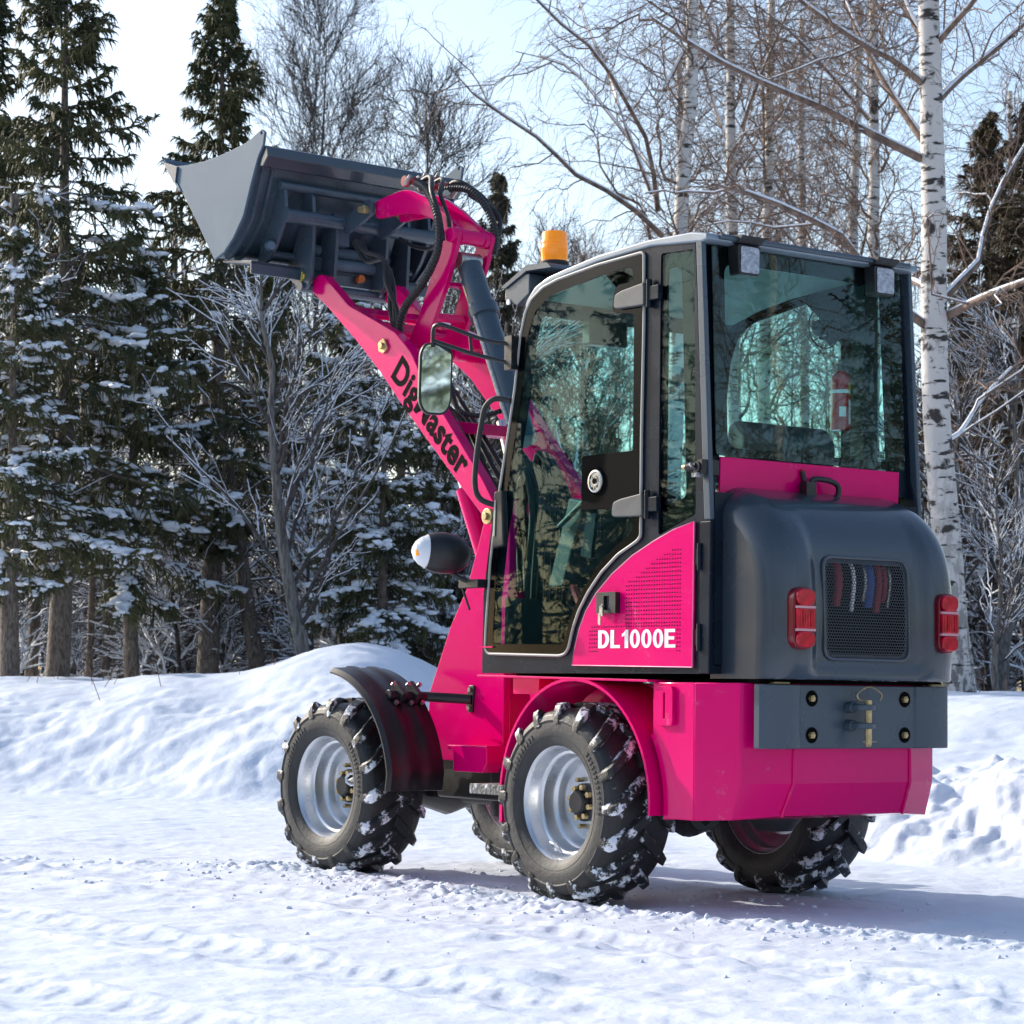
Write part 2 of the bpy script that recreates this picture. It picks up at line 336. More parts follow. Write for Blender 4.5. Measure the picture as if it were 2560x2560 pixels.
class NG:
    """fast tiled value noise sampled in numpy"""
    def __init__(s, seed): s.g = np.random.RandomState(seed).rand(256, 256)
    def __call__(s, x, y):
        xi = np.floor(x).astype(int); yi = np.floor(y).astype(int); fx = x-xi; fy = y-yi; fx = fx*fx*(3-2*fx); fy = fy*fy*(3-2*fy); g = s.g
        a = g[xi % 256, yi % 256]; b = g[(xi+1) % 256, yi % 256]; c = g[xi % 256, (yi+1) % 256]; d = g[(xi+1) % 256, (yi+1) % 256]
        return (a*(1-fx)+b*fx)*(1-fy)+(c*(1-fx)+d*fx)*fy-.5
    def fbm(s, x, y, o=4, p=.5):
        r = 0; a = 1
        for i in range(o): r = r+a*s(x*2**i+17*i, y*2**i+31*i); a *= p
        return r
N1, N2, N3 = NG(1), NG(2), NG(3)
def ridge_line(P, a, b, w):
    """soft distance falloff to the segment a-b"""
    a = np.array(a); b = np.array(b); d = b-a; t = np.clip(((P[..., 0]-a[0])*d[0]+(P[..., 1]-a[1])*d[1])/(d@d), 0, 1)
    q = np.hypot(P[..., 0]-a[0]-t*d[0], P[..., 1]-a[1]-t*d[1]); return np.exp(-(q/w)**2)
def ground_z(u, v):
    h, d = terrain(u, v); P = uvw0(u, v); x, y = P[..., 0], P[..., 1]
    k = np.clip(sstep((d+.2)/1.0), 0, 1)*(1-sstep((d-2.5)/3.0)); kk = sstep((d+.1)/.8)
    slope = sstep((d+.2)/.6)*(1-sstep((d-1.6)/1.2))*(.55+1.2*sstep(u-1)); lump = N1.fbm(x*.8, y*.8, 5, .5)*.12*kk+np.abs(N3.fbm(x*4.5, y*4.5, 3))*.035*slope+(np.abs(N2.fbm(x*2.6, y*2.6, 4))-.1)*.11*slope*(.4+.6*sstep(N3(x*.4, y*.4)+.7))+N3.fbm(x*.45, y*.45, 3)*.12*kk
    flat = (1-kk)
    near = flat*(N1.fbm(x*.55, y*.55, 3)*.020+N2.fbm(x*2.3, y*2.3, 4)*.012+N3.fbm(x*9, y*9, 3, .6)*.0055+np.clip(N1.fbm(x*5, y*5, 3)-.12, 0, 1)*.018)
    rough = ridge_line(P, (-.35, .9), (1.9, .75), .22)+ridge_line(P, (-2.6, .10), (-.4, .95), .13)*.9+.6*ridge_line(P, (1.8, .8), (4.2, 2.6), .16)
    near = near+flat*np.clip(rough, 0, 1)*(.008+np.abs(N2.fbm(x*13, y*13, 3, .6))*.042)
    lines = 0
    for (a, b, w, hh) in (((4.3, 2.2), (-3.8, 1.5), .10, .014), ((3.5, 3.1), (-3.5, 2.1), .06, .008), ((4.8, 1.3), (7.5, 3.2), .09, .018), ((5.5, 2.9), (2.0, 1.7), .12, .012), ((-1.4, 2.6), (-3.6, 1.3), .05, .010)): lines = lines+hh*ridge_line(P, a, b, w)*(1+2*N3.fbm(x*5, y*5, 3))
    near = near+flat*lines
    # shallow ruts under the wheels
    for yy in (.54, -.54): near = near-flat*.012*np.exp(-((y-yy)/.17)**4)*sstep((x+1.5)/1.0)*(1-sstep((x-3)/3))
    # broad pressed tracks of earlier passes, with faint cleat prints
    for (a, b, w_) in (((5.5, 3.3), (-4.5, 2.35), .16), ((5.6, 4.35), (-4.5, 3.3), .16), ((6.0, 1.9), (-3.5, 1.25), .15), ((7.5, 5.6), (-2, 4.2), .16)):
        a = np.array(a); b = np.array(b); d_ = (b-a)/np.linalg.norm(b-a); q_ = (x-a[0])*d_[0]+(y-a[1])*d_[1]; s_ = -(x-a[0])*d_[1]+(y-a[1])*d_[0]+.05*np.sin(q_*.9)
        band = np.exp(-(s_/w_)**6)*flat; near = near-band*(.010+.0045*np.tanh(3*np.sin((q_+np.abs(s_)*.9)*38)))*(.6+.8*N2(x*1.1, y*1.1)); near = near+flat*.008*np.exp(-((np.abs(s_)-w_*1.25)/.04)**2)*(1+2*N3.fbm(x*7, y*7, 3))
    return h+lump+near
def uvw0(u, v): return np.stack([CAM[0]+FH[0]*v+RH[0]*u, CAM[1]+FH[1]*v+RH[1]*u], -1)
def grid_patch(name, us, vs, m, dz=0.0, w=None):
    U, Vv = np.meshgrid(us, vs) if w is None else (np.outer(vs*w, us), np.repeat(vs[:, None], len(us), 1))
    Z = ground_z(U, Vv)+dz; P = uvw0(U, Vv); nu, nv = U.shape[1], U.shape[0]
    v = np.stack([P[..., 0], P[..., 1], Z], -1).reshape(-1, 3); i = np.arange(nu*nv).reshape(nv, nu)
    f = np.stack([i[:-1, :-1], i[:-1, 1:], i[1:, 1:], i[1:, :-1]], -1).reshape(-1, 4)
    return fast_mesh(name, v, f, m)
def fast_mesh(name, v, f, m, parent=None, smooth=True, mats=None, mi=None, loc=None):
    """f: (n,k) array"""
    v = np.asarray(v, float)
    if loc is None: loc = np.array([0, 0, 0.])
    me = bpy.data.meshes.new(name); k = f.shape[1]
    me.vertices.add(len(v)); me.vertices.foreach_set('co', (v-loc).astype(np.float32).ravel())
    me.loops.add(f.size); me.loops.foreach_set('vertex_index', f.astype(np.int32).ravel())
    me.polygons.add(len(f)); me.polygons.foreach_set('loop_start', np.arange(0, f.size, k, dtype=np.int32))
    try: me.polygons.foreach_set('loop_total', np.full(len(f), k, dtype=np.int32))
    except Exception: pass
    me.update(calc_edges=True); me.validate()
    me.polygons.foreach_set('use_smooth', [smooth]*len(me.polygons))
    o = bpy.data.objects.new(name, me); COL.objects.link(o)
    for q in (mats or [m]): me.materials.append(q)
    if mi is not None: me.polygons.foreach_set('material_index', mi)
    o.location = loc
    if parent is not None: o.parent = parent; o.location = Vector(loc)-WORLD.get(parent.name, Vector((0, 0, 0)))
    WORLD[o.name] = Vector(loc); return o
# one sheet: fine near, coarse far, in rays from below the camera outwards
vr = np.concatenate([np.linspace(.6, 4.4, 24)[:-1], np.linspace(4.4, 13, 470)[:-1], np.linspace(13, 24, 330)[:-1], np.linspace(24, 60, 100)[:-1], np.geomspace(60, 900, 30)])
q = np.linspace(-1, 1, 520); ur = np.concatenate([-np.geomspace(6, .27, 40)[:-1], q*.27, np.geomspace(.27, 6, 40)[1:]])
g = grid_patch('snowy_ground', ur, vr, M['snow'], w=1.0); tag(g, kind='structure')
# ground behind the camera, so that the sheet closes
us = np.linspace(-120, 120, 30); vs = np.linspace(-120, .62, 20)
g2 = grid_patch('snowy_ground', us, vs, M['snow'], dz=-.03); tag(g2, kind='structure')
# clods of snow thrown up beside the wheels
rng = np.random.RandomState(4)
ico = bmesh.new(); bmesh.ops.create_icosphere(ico, subdivisions=1, radius=1); ICV = np.array([v.co[:] for v in ico.verts]); ICF = np.array([[v.index for v in f.verts] for f in ico.faces]); ico.free()
def blobs(P, S, seed=0, jit=.25, rotz=None):
    """many small lumps: positions (n,3), sizes (n,3)"""
    r = np.random.RandomState(seed); n = len(P); k = len(ICV)
    v = ICV[None]*(1+jit*(r.rand(n, k, 1)-.5)*2); v = v*S[:, None, :]
    a = r.rand(n)*6.28 if rotz is None else rotz; c, s = np.cos(a), np.sin(a); x = v[..., 0]*c[:, None]-v[..., 1]*s[:, None]; y = v[..., 0]*s[:, None]+v[..., 1]*c[:, None]
    v = np.stack([x, y, v[..., 2]], -1)+P[:, None, :]
    return v.reshape(-1, 3), (ICF[None]+np.arange(n)[:, None, None]*k).reshape(-1, 3)
segs_ = [((-.35, .95), (1.9, .8), .24, 260), ((-2.6, .12), (-.4, .95), .20, 260), ((1.8, .8), (4.2, 2.6), .25, 90), ((4.3, 2.2), (-3.8, 1.5), .3, 60), ((-.6, -.3), (1.2, .5), .3, 200)]
PX = []
for a, b, wd, n in segs_:
    t = rng.rand(n)[:, None]; p = np.array(a)*(1-t)+np.array(b)*t+rng.randn(n, 2)*wd; PX.append(p)
PX = np.concatenate(PX); rel = PX-CAM[:2]; uu = rel@RH[:2]; vv = rel@FH[:2]; zz = ground_z(uu, vv); sz = .003+.009*rng.rand(len(PX))**3
v, f = blobs(np.column_stack([PX, zz+sz*.3]), np.stack([sz*1.3, sz, sz*.8], 1), 2, .45)
tag(fast_mesh('snow_crumbs', v, f, M['snow'], smooth=True), kind='stuff')

# ================================================================ trees
def tubes(lines, r0, r1, k=4):
    """lines (N,n,3); radius from r0 to r1 per line (arrays)"""
    L = np.asarray(lines); N, n, _ = L.shape; r0 = np.broadcast_to(r0, (N,)); r1 = np.broadcast_to(r1, (N,))
    T = np.gradient(L, axis=1); T /= np.linalg.norm(T, axis=2, keepdims=True)+1e-9
    ref = np.where(np.abs(T[..., 2:3]) > .9, np.array([1., 0, 0]), np.array([0, 0, 1.]))
    a = np.cross(T, ref); a /= np.linalg.norm(a, axis=2, keepdims=True)+1e-9; b = np.cross(T, a)
    t = np.linspace(0, 1, n)[None, :]; rr = r0[:, None]*(1-t)+r1[:, None]*t
    ang = np.arange(k)*2*np.pi/k
    V = L[:, :, None, :]+rr[:, :, None, None]*(np.cos(ang)[None, None, :, None]*a[:, :, None, :]+np.sin(ang)[None, None, :, None]*b[:, :, None, :])
    V = V.reshape(-1, 3); base = np.arange(N)[:, None, None]*n*k+np.arange(n-1)[None, :, None]*k; j = np.arange(k)[None, None, :]; j2 = (j+1) % k
    F = np.stack([base+j, base+j2, base+k+j2, base+k+j], -1).reshape(-1, 4); return V, F
def cat_mesh(parts):
    V = []; F = []; o = 0
    for v, f in parts:
        if f.shape[1] == 3: f = np.column_stack([f, f[:, 2]])
        V.append(v); F.append(f+o); o += len(v)
    return np.concatenate(V), np.concatenate(F)
def mesh_obj(name, parts, m, parent=None, smooth=True, loc=None):
    V, F = cat_mesh(parts); tri = F[:, 2] == F[:, 3]
    if tri.all(): return fast_mesh(name, V, F[:, :3], m, parent, smooth, loc=loc)
    if tri.any(): F = np.concatenate([F[~tri]]) if False else np.where(tri[:, None], F, F)
    if tri.any():
        # split: triangles as degenerate quads are not allowed, so turn all quads into triangles
        Q = F[~tri]; F3 = np.concatenate([Q[:, [0, 1, 2]], Q[:, [0, 2, 3]], F[tri][:, :3]]); return fast_mesh(name, V, F3, m, parent, smooth, loc=loc)
    return fast_mesh(name, V, F, m, parent, smooth, loc=loc)
def spawn(r, L, M_, t0, t1, ang, length, n=5, up=0.0, wob=.12, lenfn=None, azim=None):
    """M_ children on each parent line; up: bend towards (+) or away from (-) the sky"""
    N, m, _ = L.shape; t = t0+(t1-t0)*(np.arange(M_)[None, :]+r.rand(N, M_))/M_; x = t*(m-1); i = np.clip(x.astype(int), 0, m-2); fr = (x-i)[..., None]
    idx = np.arange(N)[:, None]; P = L[idx, i]*(1-fr)+L[idx, i+1]*fr; T = L[idx, i+1]-L[idx, i]; T /= np.linalg.norm(T, axis=2, keepdims=True)+1e-9
    ref = np.where(np.abs(T[..., 2:3]) > .95, np.array([1., 0, 0]), np.array([0, 0, 1.])); a = np.cross(T, ref); a /= np.linalg.norm(a, axis=2, keepdims=True)+1e-9; b = np.cross(T, a)
    ph = (r.rand(N, M_)*6.283 if azim is None else azim(r, N, M_))[..., None]; an = (ang*(1+.25*(r.rand(N, M_)-.5)*2))[..., None]
    D = T*np.cos(an)+(a*np.cos(ph)+b*np.sin(ph))*np.sin(an); ln = length*(.6+.5*r.rand(N, M_))*(lenfn(t) if lenfn else 1)
    s = np.linspace(0, 1, n)[None, None, :, None]; C = P[:, :, None, :]+D[:, :, None, :]*ln[:, :, None, None]*s
    C[..., 2] += up*ln[:, :, None]*s[..., 0]**2
    W = np.cumsum(r.randn(N, M_, n, 3)*wob/n, axis=2); W[:, :, 0] = 0; C = C+W*ln[:, :, None, None]
    return C.reshape(N*M_, n, 3), t.reshape(-1)
def bark(name, c0, c1, sx=6, sz=1.0, rough=.85, snow=0.0):
    m = bpy.data.materials.new(name); m.use_nodes = True; n = m.node_tree; b = n.nodes['Principled BSDF']; b.inputs['Roughness'].default_value = rough
    tc = n.nodes.new('ShaderNodeTexCoord'); mp = n.nodes.new('ShaderNodeMapping'); mp.inputs['Scale'].default_value = (sx, sx, sz); n.links.new(tc.outputs['Object'], mp.inputs[0])
    t = n.nodes.new('ShaderNodeTexNoise'); t.inputs['Scale'].default_value = 4; t.inputs['Detail'].default_value = 6; n.links.new(mp.outputs[0], t.inputs[0])
    cr = n.nodes.new('ShaderNodeValToRGB'); e = cr.color_ramp.elements; e[0].position = .35; e[1].position = .65; e[0].color = (*c0, 1); e[1].color = (*c1, 1); n.links.new(t.outputs[0], cr.inputs[0])
    n.links.new(cr.outputs[0], b.inputs['Base Color']); q = n.nodes.new('ShaderNodeBump'); q.inputs['Strength'].default_value = .6; q.inputs['Distance'].default_value = .03; n.links.new(t.outputs[0], q.inputs['Height']); n.links.new(q.outputs[0], b.inputs['Normal'])
    return m
M['bark'] = bark('spruce_bark', (.065, .050, .040), (.21, .17, .14), 14, 4)
M['barkg'] = bark('grey_bark', (.07, .062, .055), (.20, .185, .17), 10, 2)
M['twig'] = bark('brown_twigs', (.10, .066, .052), (.26, .175, .13), 3, 3)
M['twigd'] = bark('dark_twigs', (.030, .026, .026), (.085, .068, .062), 3, 3)
def birch_bark():
    m = bpy.data.materials.new('birch_bark'); m.use_nodes = True; n = m.node_tree; b = n.nodes['Principled BSDF']; b.inputs['Roughness'].default_value = .7
    tc = n.nodes.new('ShaderNodeTexCoord')
    def layer(sx, sz, p0, p1, det=4):
        mp = n.nodes.new('ShaderNodeMapping'); mp.inputs['Scale'].default_value = (sx, sx, sz); n.links.new(tc.outputs['Object'], mp.inputs[0])
        t = n.nodes.new('ShaderNodeTexNoise'); t.inputs['Scale'].default_value = 1; t.inputs['Detail'].default_value = det; t.inputs['Roughness'].default_value = .6; n.links.new(mp.outputs[0], t.inputs[0])
        r = n.nodes.new('ShaderNodeMapRange'); r.inputs[1].default_value = p0; r.inputs[2].default_value = p1; n.links.new(t.outputs[0], r.inputs[0]); return r.outputs[0]
    marks = layer(4.5, 17, .555, .60); big = layer(4, 4.0, .575, .63, 5); fine = layer(14, 70, .60, .66)
    sp = n.nodes.new('ShaderNodeSeparateXYZ'); n.links.new(tc.outputs['Object'], sp.inputs[0])
    low = n.nodes.new('ShaderNodeMapRange'); low.inputs[1].default_value = 2.4; low.inputs[2].default_value = .2; low.inputs[3].default_value = 0; low.inputs[4].default_value = .75; n.links.new(sp.outputs[2], low.inputs[0])
    rough = layer(18, 9, .45, .55, 6)
    def mt(op, a, c):
        x = n.nodes.new('ShaderNodeMath'); x.operation = op; n.links.new(a, x.inputs[0]); n.links.new(c, x.inputs[1]); return x.outputs[0]
    dark = mt('MAXIMUM', mt('MAXIMUM', marks, big), mt('MAXIMUM', mt('MULTIPLY', low.outputs[0], rough), mt('MULTIPLY', fine, marks)))
    mx = n.nodes.new('ShaderNodeMix'); mx.data_type = 'RGBA'; n.links.new(dark, mx.inputs[0]); mx.inputs[6].default_value = (.60, .56, .52, 1); mx.inputs[7].default_value = (.035, .028, .025, 1)
    n.links.new(mx.outputs[2], b.inputs['Base Color']); q = n.nodes.new('ShaderNodeBump'); q.inputs['Strength'].default_value = .5; q.inputs['Distance'].default_value = .01; n.links.new(dark, q.inputs['Height']); n.links.new(q.outputs[0], b.inputs['Normal'])
    return m
M['birch'] = birch_bark()
def needle_mat(name, c0, c1):
    m = mat(name, c0, .6); n = m.node_tree; b = n.nodes['Principled BSDF']; tc = n.nodes.new('ShaderNodeTexCoord'); t = n.nodes.new('ShaderNodeTexNoise'); t.inputs['Scale'].default_value = 1.7; t.inputs['Detail'].default_value = 3
    n.links.new(tc.outputs['Object'], t.inputs[0]); cr = n.nodes.new('ShaderNodeValToRGB'); e = cr.color_ramp.elements; e[0].position = .35; e[1].position = .68; e[0].color = (*c0, 1); e[1].color = (*c1, 1)
    n.links.new(t.outputs[0], cr.inputs[0]); n.links.new(cr.outputs[0], b.inputs['Base Color'])
    tl = n.nodes.new('ShaderNodeBsdfTranslucent'); ml = n.nodes.new('ShaderNodeMixShader'); ml.inputs[0].default_value = .42; n.links.new(cr.outputs[0], tl.inputs[0]); n.links.new(b.outputs[0], ml.inputs[1]); n.links.new(tl.outputs[0], ml.inputs[2]); n.links.new(ml.outputs[0], n.nodes['Material Output'].inputs[0]); return m
M['needle'] = needle_mat('spruce_needles', (.058, .076, .036), (.20, .19, .08)); M['needleb'] = needle_mat('browned_needles', (.07, .052, .028), (.21, .15, .075))
M['needleg'] = needle_mat('grey_green_needles', (.07, .08, .05), (.16, .16, .10))
M['tsnow'] = mat('snow_on_branches', (.80, .84, .90), .6, bump=.4, bscale=30, bdist=.02)

def rnd_dir_az(r, N, M_):     # two flat sides of a bough, with some droop
    s = np.where(r.rand(N, M_) > .5, 0.0, math.pi); return s+.5*r.randn(N, M_)-.25*0
def spruce_parts(seed, H, W, z0, snow_top, snow_amt, dens=1.0, lean=0.0, gap=.0, fine=1.0, cap=.55):
    """returns dict of part -> list of (v,f), local coordinates with the base at the origin"""
    r = np.random.RandomState(seed); n = 16; t = np.linspace(0, 1, n)
    trunk = np.stack([lean*H*t+.012*H*np.sin(t*5+seed), .01*H*np.sin(t*4+seed*2), H*t-.3*(1-t)], 1)[None]
    rt_ = .0125*H+.035; tr = tubes(trunk, rt_, .012, 12)
    nb = int(H*13*dens); hz = z0+(H-z0)*(np.arange(nb)+r.rand(nb))/nb; hz = z0+(H-z0)*((hz-z0)/(H-z0))**.86; wsp = .25; wh = (r.rand(nb) < .8)&(hz < H*.97); hz = np.where(wh, np.round(hz/wsp)*wsp+.035*r.randn(nb), hz); fz = hz/H; az = np.cumsum(2.4+.5*r.randn(nb))
    prof = np.clip((1-fz), 0.004, cap)**.8*(.72+.50*r.rand(nb)); fz = np.clip(fz, 0, .995); low = np.clip((fz-z0/H)/.12, .35, 1); ln = np.maximum(W*prof*low, .07)
    bx_ = np.interp(fz, t, trunk[0, :, 0]); by_ = np.interp(fz, t, trunk[0, :, 1]); m = 7; s = np.linspace(0, 1, m)[None, :]
    rise = np.interp(fz, [0, .35, .6, .85, 1], [-.12, .0, .16, .38, .8])+.12*r.randn(nb); droop = np.where(fz > .8, .0, .42)+.1*r.rand(nb); curl = .30
    hx = s*ln[:, None]; z = hz[:, None]+ln[:, None]*(rise[:, None]*s-droop[:, None]*s**1.6+curl*s**3)
    wig = .06*ln[:, None]*np.cumsum(r.randn(nb, m), 1)/m; B = np.stack([bx_[:, None]+hx*np.cos(az)[:, None]-wig*np.sin(az)[:, None], by_[:, None]+hx*np.sin(az)[:, None]+wig*np.cos(az)[:, None], z], -1)
    br = tubes(B, .006+.012*ln, .003, 4)
    k1 = int(15*fine); C, tc_ = spawn(r, B, k1, .12, 1.0, .95, 1, n=5, up=-.28, wob=.10, azim=rnd_dir_az)
    # branchlet length follows the bough
    L1 = np.repeat(ln, k1)*(.40*(1.12-tc_))+.08; base = C[:, :1]; C = base+(C-base)*L1[:, None, None]
    k2 = int(9*fine); D, td = spawn(r, C, k2, .05, 1.0, .85, 1, n=3, up=-.55, wob=.05); L2 = np.repeat(.085+.22*L1, k2)*(1.15-.5*td); L2 = np.minimum(L2, .26); b2 = D[:, :1]; D = b2+(D-b2)*L2[:, None, None]
    # the tip of the bough and of each branchlet carries needles as well
    wN = .0145 if H > 4 else .012
    nd = [tubes(D, wN*1.0, .003, 3), tubes(C, .0155, .005, 3), tubes(B[:, 3:], np.minimum(.022, .05*ln), .006, 4)]
    # fan the radii: widest in the middle of a spray
    out = dict(trunk=[tr], branch=[br], needle=nd)
    if snow_amt > 0:
        pick = (C[:, 0, 2] < snow_top*H*(.75+.4*r.rand(len(C)))) & (r.rand(len(C)) < snow_amt*.55); S = C[pick]; LS = L1[pick]; kk = 7; tt = (np.arange(kk)+r.rand(len(S), kk))/kk*.95; x = tt*4; i = np.clip(x.astype(int), 0, 3); fr = (x-i)[..., None]; I = np.arange(len(S))[:, None]
        P = (S[I, i]*(1-fr)+S[I, i+1]*fr).reshape(-1, 3); LL = np.repeat(LS, kk)
        keep = r.rand(len(P)) < .75; P = P[keep]; LL = LL[keep]; n_ = len(P); d = S[:, -1]-S[:, 0]; rot = np.repeat(np.arctan2(d[:, 1], d[:, 0]), kk)[keep]
        sx = (.014+.036*r.rand(n_)**1.8)*(1+LL*.5); P[:, 2] += .012; P += .02*r.randn(n_, 3)*[1, 1, .4]
        o1 = blobs(P, np.stack([sx*1.45, sx*.95, sx*.55], 1), seed, .45, rot)
        pb = (B[:, 0, 2] < snow_top*H*(.8+.35*r.rand(nb))) & (r.rand(nb) < min(1, snow_amt*1.6)); S = B[pb]; LS = ln[pb]; kk = 26; tt = .30+.68*(np.arange(kk)+r.rand(len(S), kk))/kk; x = tt*(m-1); i = np.clip(x.astype(int), 0, m-2); fr = (x-i)[..., None]; I = np.arange(len(S))[:, None]
        P = (S[I, i]*(1-fr)+S[I, i+1]*fr).reshape(-1, 3); LL = np.repeat(LS, kk); d = S[:, -1]-S[:, 0]; rot = np.repeat(np.arctan2(d[:, 1], d[:, 0]), kk); keep = r.rand(len(P)) < .85; P = P[keep]; LL = LL[keep]; rot = rot[keep]; P[:, :2] += .025*r.randn(len(P), 2)
        sx = (.026+.040*r.rand(len(P))**1.7)*(.8+LL*.35); P[:, 2] += .024
        o2 = blobs(P, np.stack([sx*1.6, sx*1.0, sx*.6], 1), seed+1, .45, rot); out['snow'] = [o1, o2]
    return out
def place_tree(name, parts, mats_, base, label, cat, group, scale=1.0, rz=0.0, proto=None):
    root = empty(name, Vector(base), label, cat, group); WORLD[root.name] = Vector(base); root.rotation_euler[2] = rz; root.scale = (scale,)*3
    kids = []
    for key, pname in (('trunk', 'trunk'), ('branch', 'crown'), ('needle', 'foliage'), ('snow', 'snow_clumps')):
        if proto is not None:
            for c in proto:
                if c['_k'] == key: d = c.copy(); COL.objects.link(d); d.parent = root; d.location = (0, 0, 0); kids.append(d)
        elif key in parts:
            o = mesh_obj(pname, parts[key], mats_[key]); o.parent = root; o.location = (0, 0, 0); o['_k'] = key; kids.append(o)
    return root, kids
def gz(u, v): return float(ground_z(np.array([u]), np.array([v]))[0])
def base_at(x, v, sink=.08):
    u = (x-966)/4575*v; p = uvw(u, v); return (p[0], p[1], gz(u, v)-sink)
SM = dict(trunk=M['bark'], branch=M['bark'], needle=M['needle'], snow=M['tsnow']); SMb = dict(SM, needle=M['needleb']); SMg = dict(SM, needle=M['needleg'])
GRP = 'spruces at the edge of the wood'
P1 = spruce_parts(11, 7.75, 2.45, 1.25, .60, .50, .98, cap=.62)
place_tree('spruce_tree', P1, SM, base_at(105, 25), 'tall broad spruce nearest the left edge of the photo, its tip just cut off', 'spruce', GRP)
P2 = spruce_parts(23, 7.9, 2.15, 1.6, .50, .45, .98, cap=.50)
r2, K2 = place_tree('spruce_tree', P2, SM, base_at(398, 27), 'tall pointed spruce right behind the left corner of the raised bucket', 'spruce', GRP)
P3 = spruce_parts(31, 4.7, 1.75, .95, 1.0, .9, .78, cap=.66)
r3, K3 = place_tree('spruce_tree', P3, SM, base_at(255, 26), 'shorter spruce loaded with snow between the two tallest spruces', 'spruce', GRP, rz=1.0)
P4 = spruce_parts(47, 3.1, 1.3, .35, 1.05, 1.0, 1.15, fine=1.1, cap=.72)
r4, K4 = place_tree('spruce_tree', P4, SM, base_at(725, 25), 'small spruce thick with snow left of the lettered lifting arm', 'spruce', GRP)
P5 = spruce_parts(53, 8.2, 1.35, .6, .45, .25, 1.2, cap=.6)
r5, K5 = place_tree('spruce_tree', P5, SMg, base_at(940, 38), 'slim pale spruce standing behind the amber beacon', 'spruce', GRP)
place_tree('spruce_tree', None, None, base_at(-45, 27.5), 'dark spruce cut by the left edge of the photo, behind the tallest one', 'spruce', GRP, scale=1.05, rz=2.1, proto=K2)
P6 = spruce_parts(61, 8.6, 2.3, .6, .35, .25, 1.2, cap=.62)
r6, K6 = place_tree('spruce_tree', P6, SMb, base_at(1872, 35), 'brownish spruce right of the big birch', 'spruce', GRP)
place_tree('spruce_tree', None, None, base_at(1945, 32), 'brownish spruce cut by the right edge of the photo', 'spruce', GRP, scale=.93, rz=2.4, proto=K6)
place_tree('spruce_tree', None, None, base_at(1822, 43), 'lower brownish spruce showing in the gap right behind the big birch trunk', 'spruce', GRP, scale=.86, rz=4.0, proto=K6)
place_tree('spruce_tree', None, None, base_at(500, 34), 'snowy spruce seen below the middle of the raised bucket', 'spruce', GRP, scale=1.2, rz=.7, proto=K3)
place_tree('spruce_tree', None, None, base_at(655, 29), 'snowy spruce just behind the small one beside the lifting arm', 'spruce', GRP, scale=1.05, rz=2.2, proto=K3)
place_tree('spruce_tree', None, None, base_at(820, 28), 'small snowy spruce partly hidden by the magenta front frame', 'spruce', GRP, scale=1.05, rz=3.5, proto=K4)
place_tree('spruce_tree', None, None, base_at(295, 31), 'knee-high snow-covered spruce among the trunks at the left', 'spruce', GRP, scale=.52, rz=1.5, proto=K4)
place_tree('spruce_tree', None, None, base_at(20, 23.5), 'low snow-laden spruce in the lower left in front of the tall one', 'spruce', GRP, scale=.95, rz=5.1, proto=K3)
# low whole trunks of pines standing in the shade at the left
def trunk_only(name, x, v, rad, h, lean, label, mt_, seed, group):
    r = np.random.RandomState(seed); n = 9; t = np.linspace(0, 1, n); L = np.stack([lean*h*t*CR[0]+.02*np.cumsum(r.randn(n)), lean*h*t*CR[1]+.02*np.cumsum(r.randn(n)), h*t], 1)[None]
    root = empty(name, Vector(base_at(x, v)), label, 'pine' if 'pine' in name else 'tree', group); WORLD[root.name] = Vector(base_at(x, v))
    a = mesh_obj('trunk', [tubes(L, rad, rad*.45, 12)], mt_); a.parent = root; a.location = (0, 0, 0)
    B, _ = spawn(r, L, 26, .25, 1, 1.3, 1.0, n=6, up=-.1, wob=.3); C, _ = spawn(r, B, 7, .2, 1, .8, .45, n=4, up=.05, wob=.25); D, _ = spawn(r, C, 4, .2, 1, .7, .2, n=3, wob=.2)
    b = mesh_obj('crown', [tubes(B, .014, .005, 4), tubes(C, .006, .003, 3), tubes(D, .0035, .002, 3)], M['twigd']); b.parent = root; b.location = (0, 0, 0)
    k = r.rand(len(C)) < .5; s = mesh_obj('snow_clumps', [tubes(B+[0, 0, .014], .012, .006, 4), tubes(C[k]+[0, 0, .007], .008, .004, 3)], M['tsnow']); s.parent = root; s.location = (0, 0, 0)
    return root
for i, (x, v, rad, h, lean, lb) in enumerate(((22, 24.5, .105, 5.0, .0, 'dark trunk at the far left edge'), (62, 28, .075, 5.5, .0, 'thin dark trunk between the two leftmost trunks'), (172, 31, .05, 5, .02, 'slender trunk right of the thick leftmost spruce'), (200, 33, .06, 5, -.01, 'slender reddish trunk left of the low snowy spruce'),
        (308, 30, .07, 6, .01, 'brown trunk just left of the pointed spruce'), (330, 34, .06, 6, -.02, 'thin trunk close behind the brown one'), (352, 33, .085, 6, .0, 'thicker brown trunk next to the pointed spruce trunk'), (495, 27, .10, 3.6, -.16, 'leaning thick reddish trunk below the bucket'),
        (520, 30, .045, 4.4, .02, 'thin dark trunk right of the leaning one'), (690, 31, .07, 5, .0, 'brown trunk behind the snow mound'), (760, 33, .08, 5.5, .0, 'trunk behind the right end of the snow mound'), (545, 35, .05, 5, .0, 'faint thin trunk behind the snowy bare tree'))):
    trunk_only('bare_trunk_tree', x, v, rad, h, lean, lb, M['bark'], 300+i, 'dark trunks at the edge of the wood')

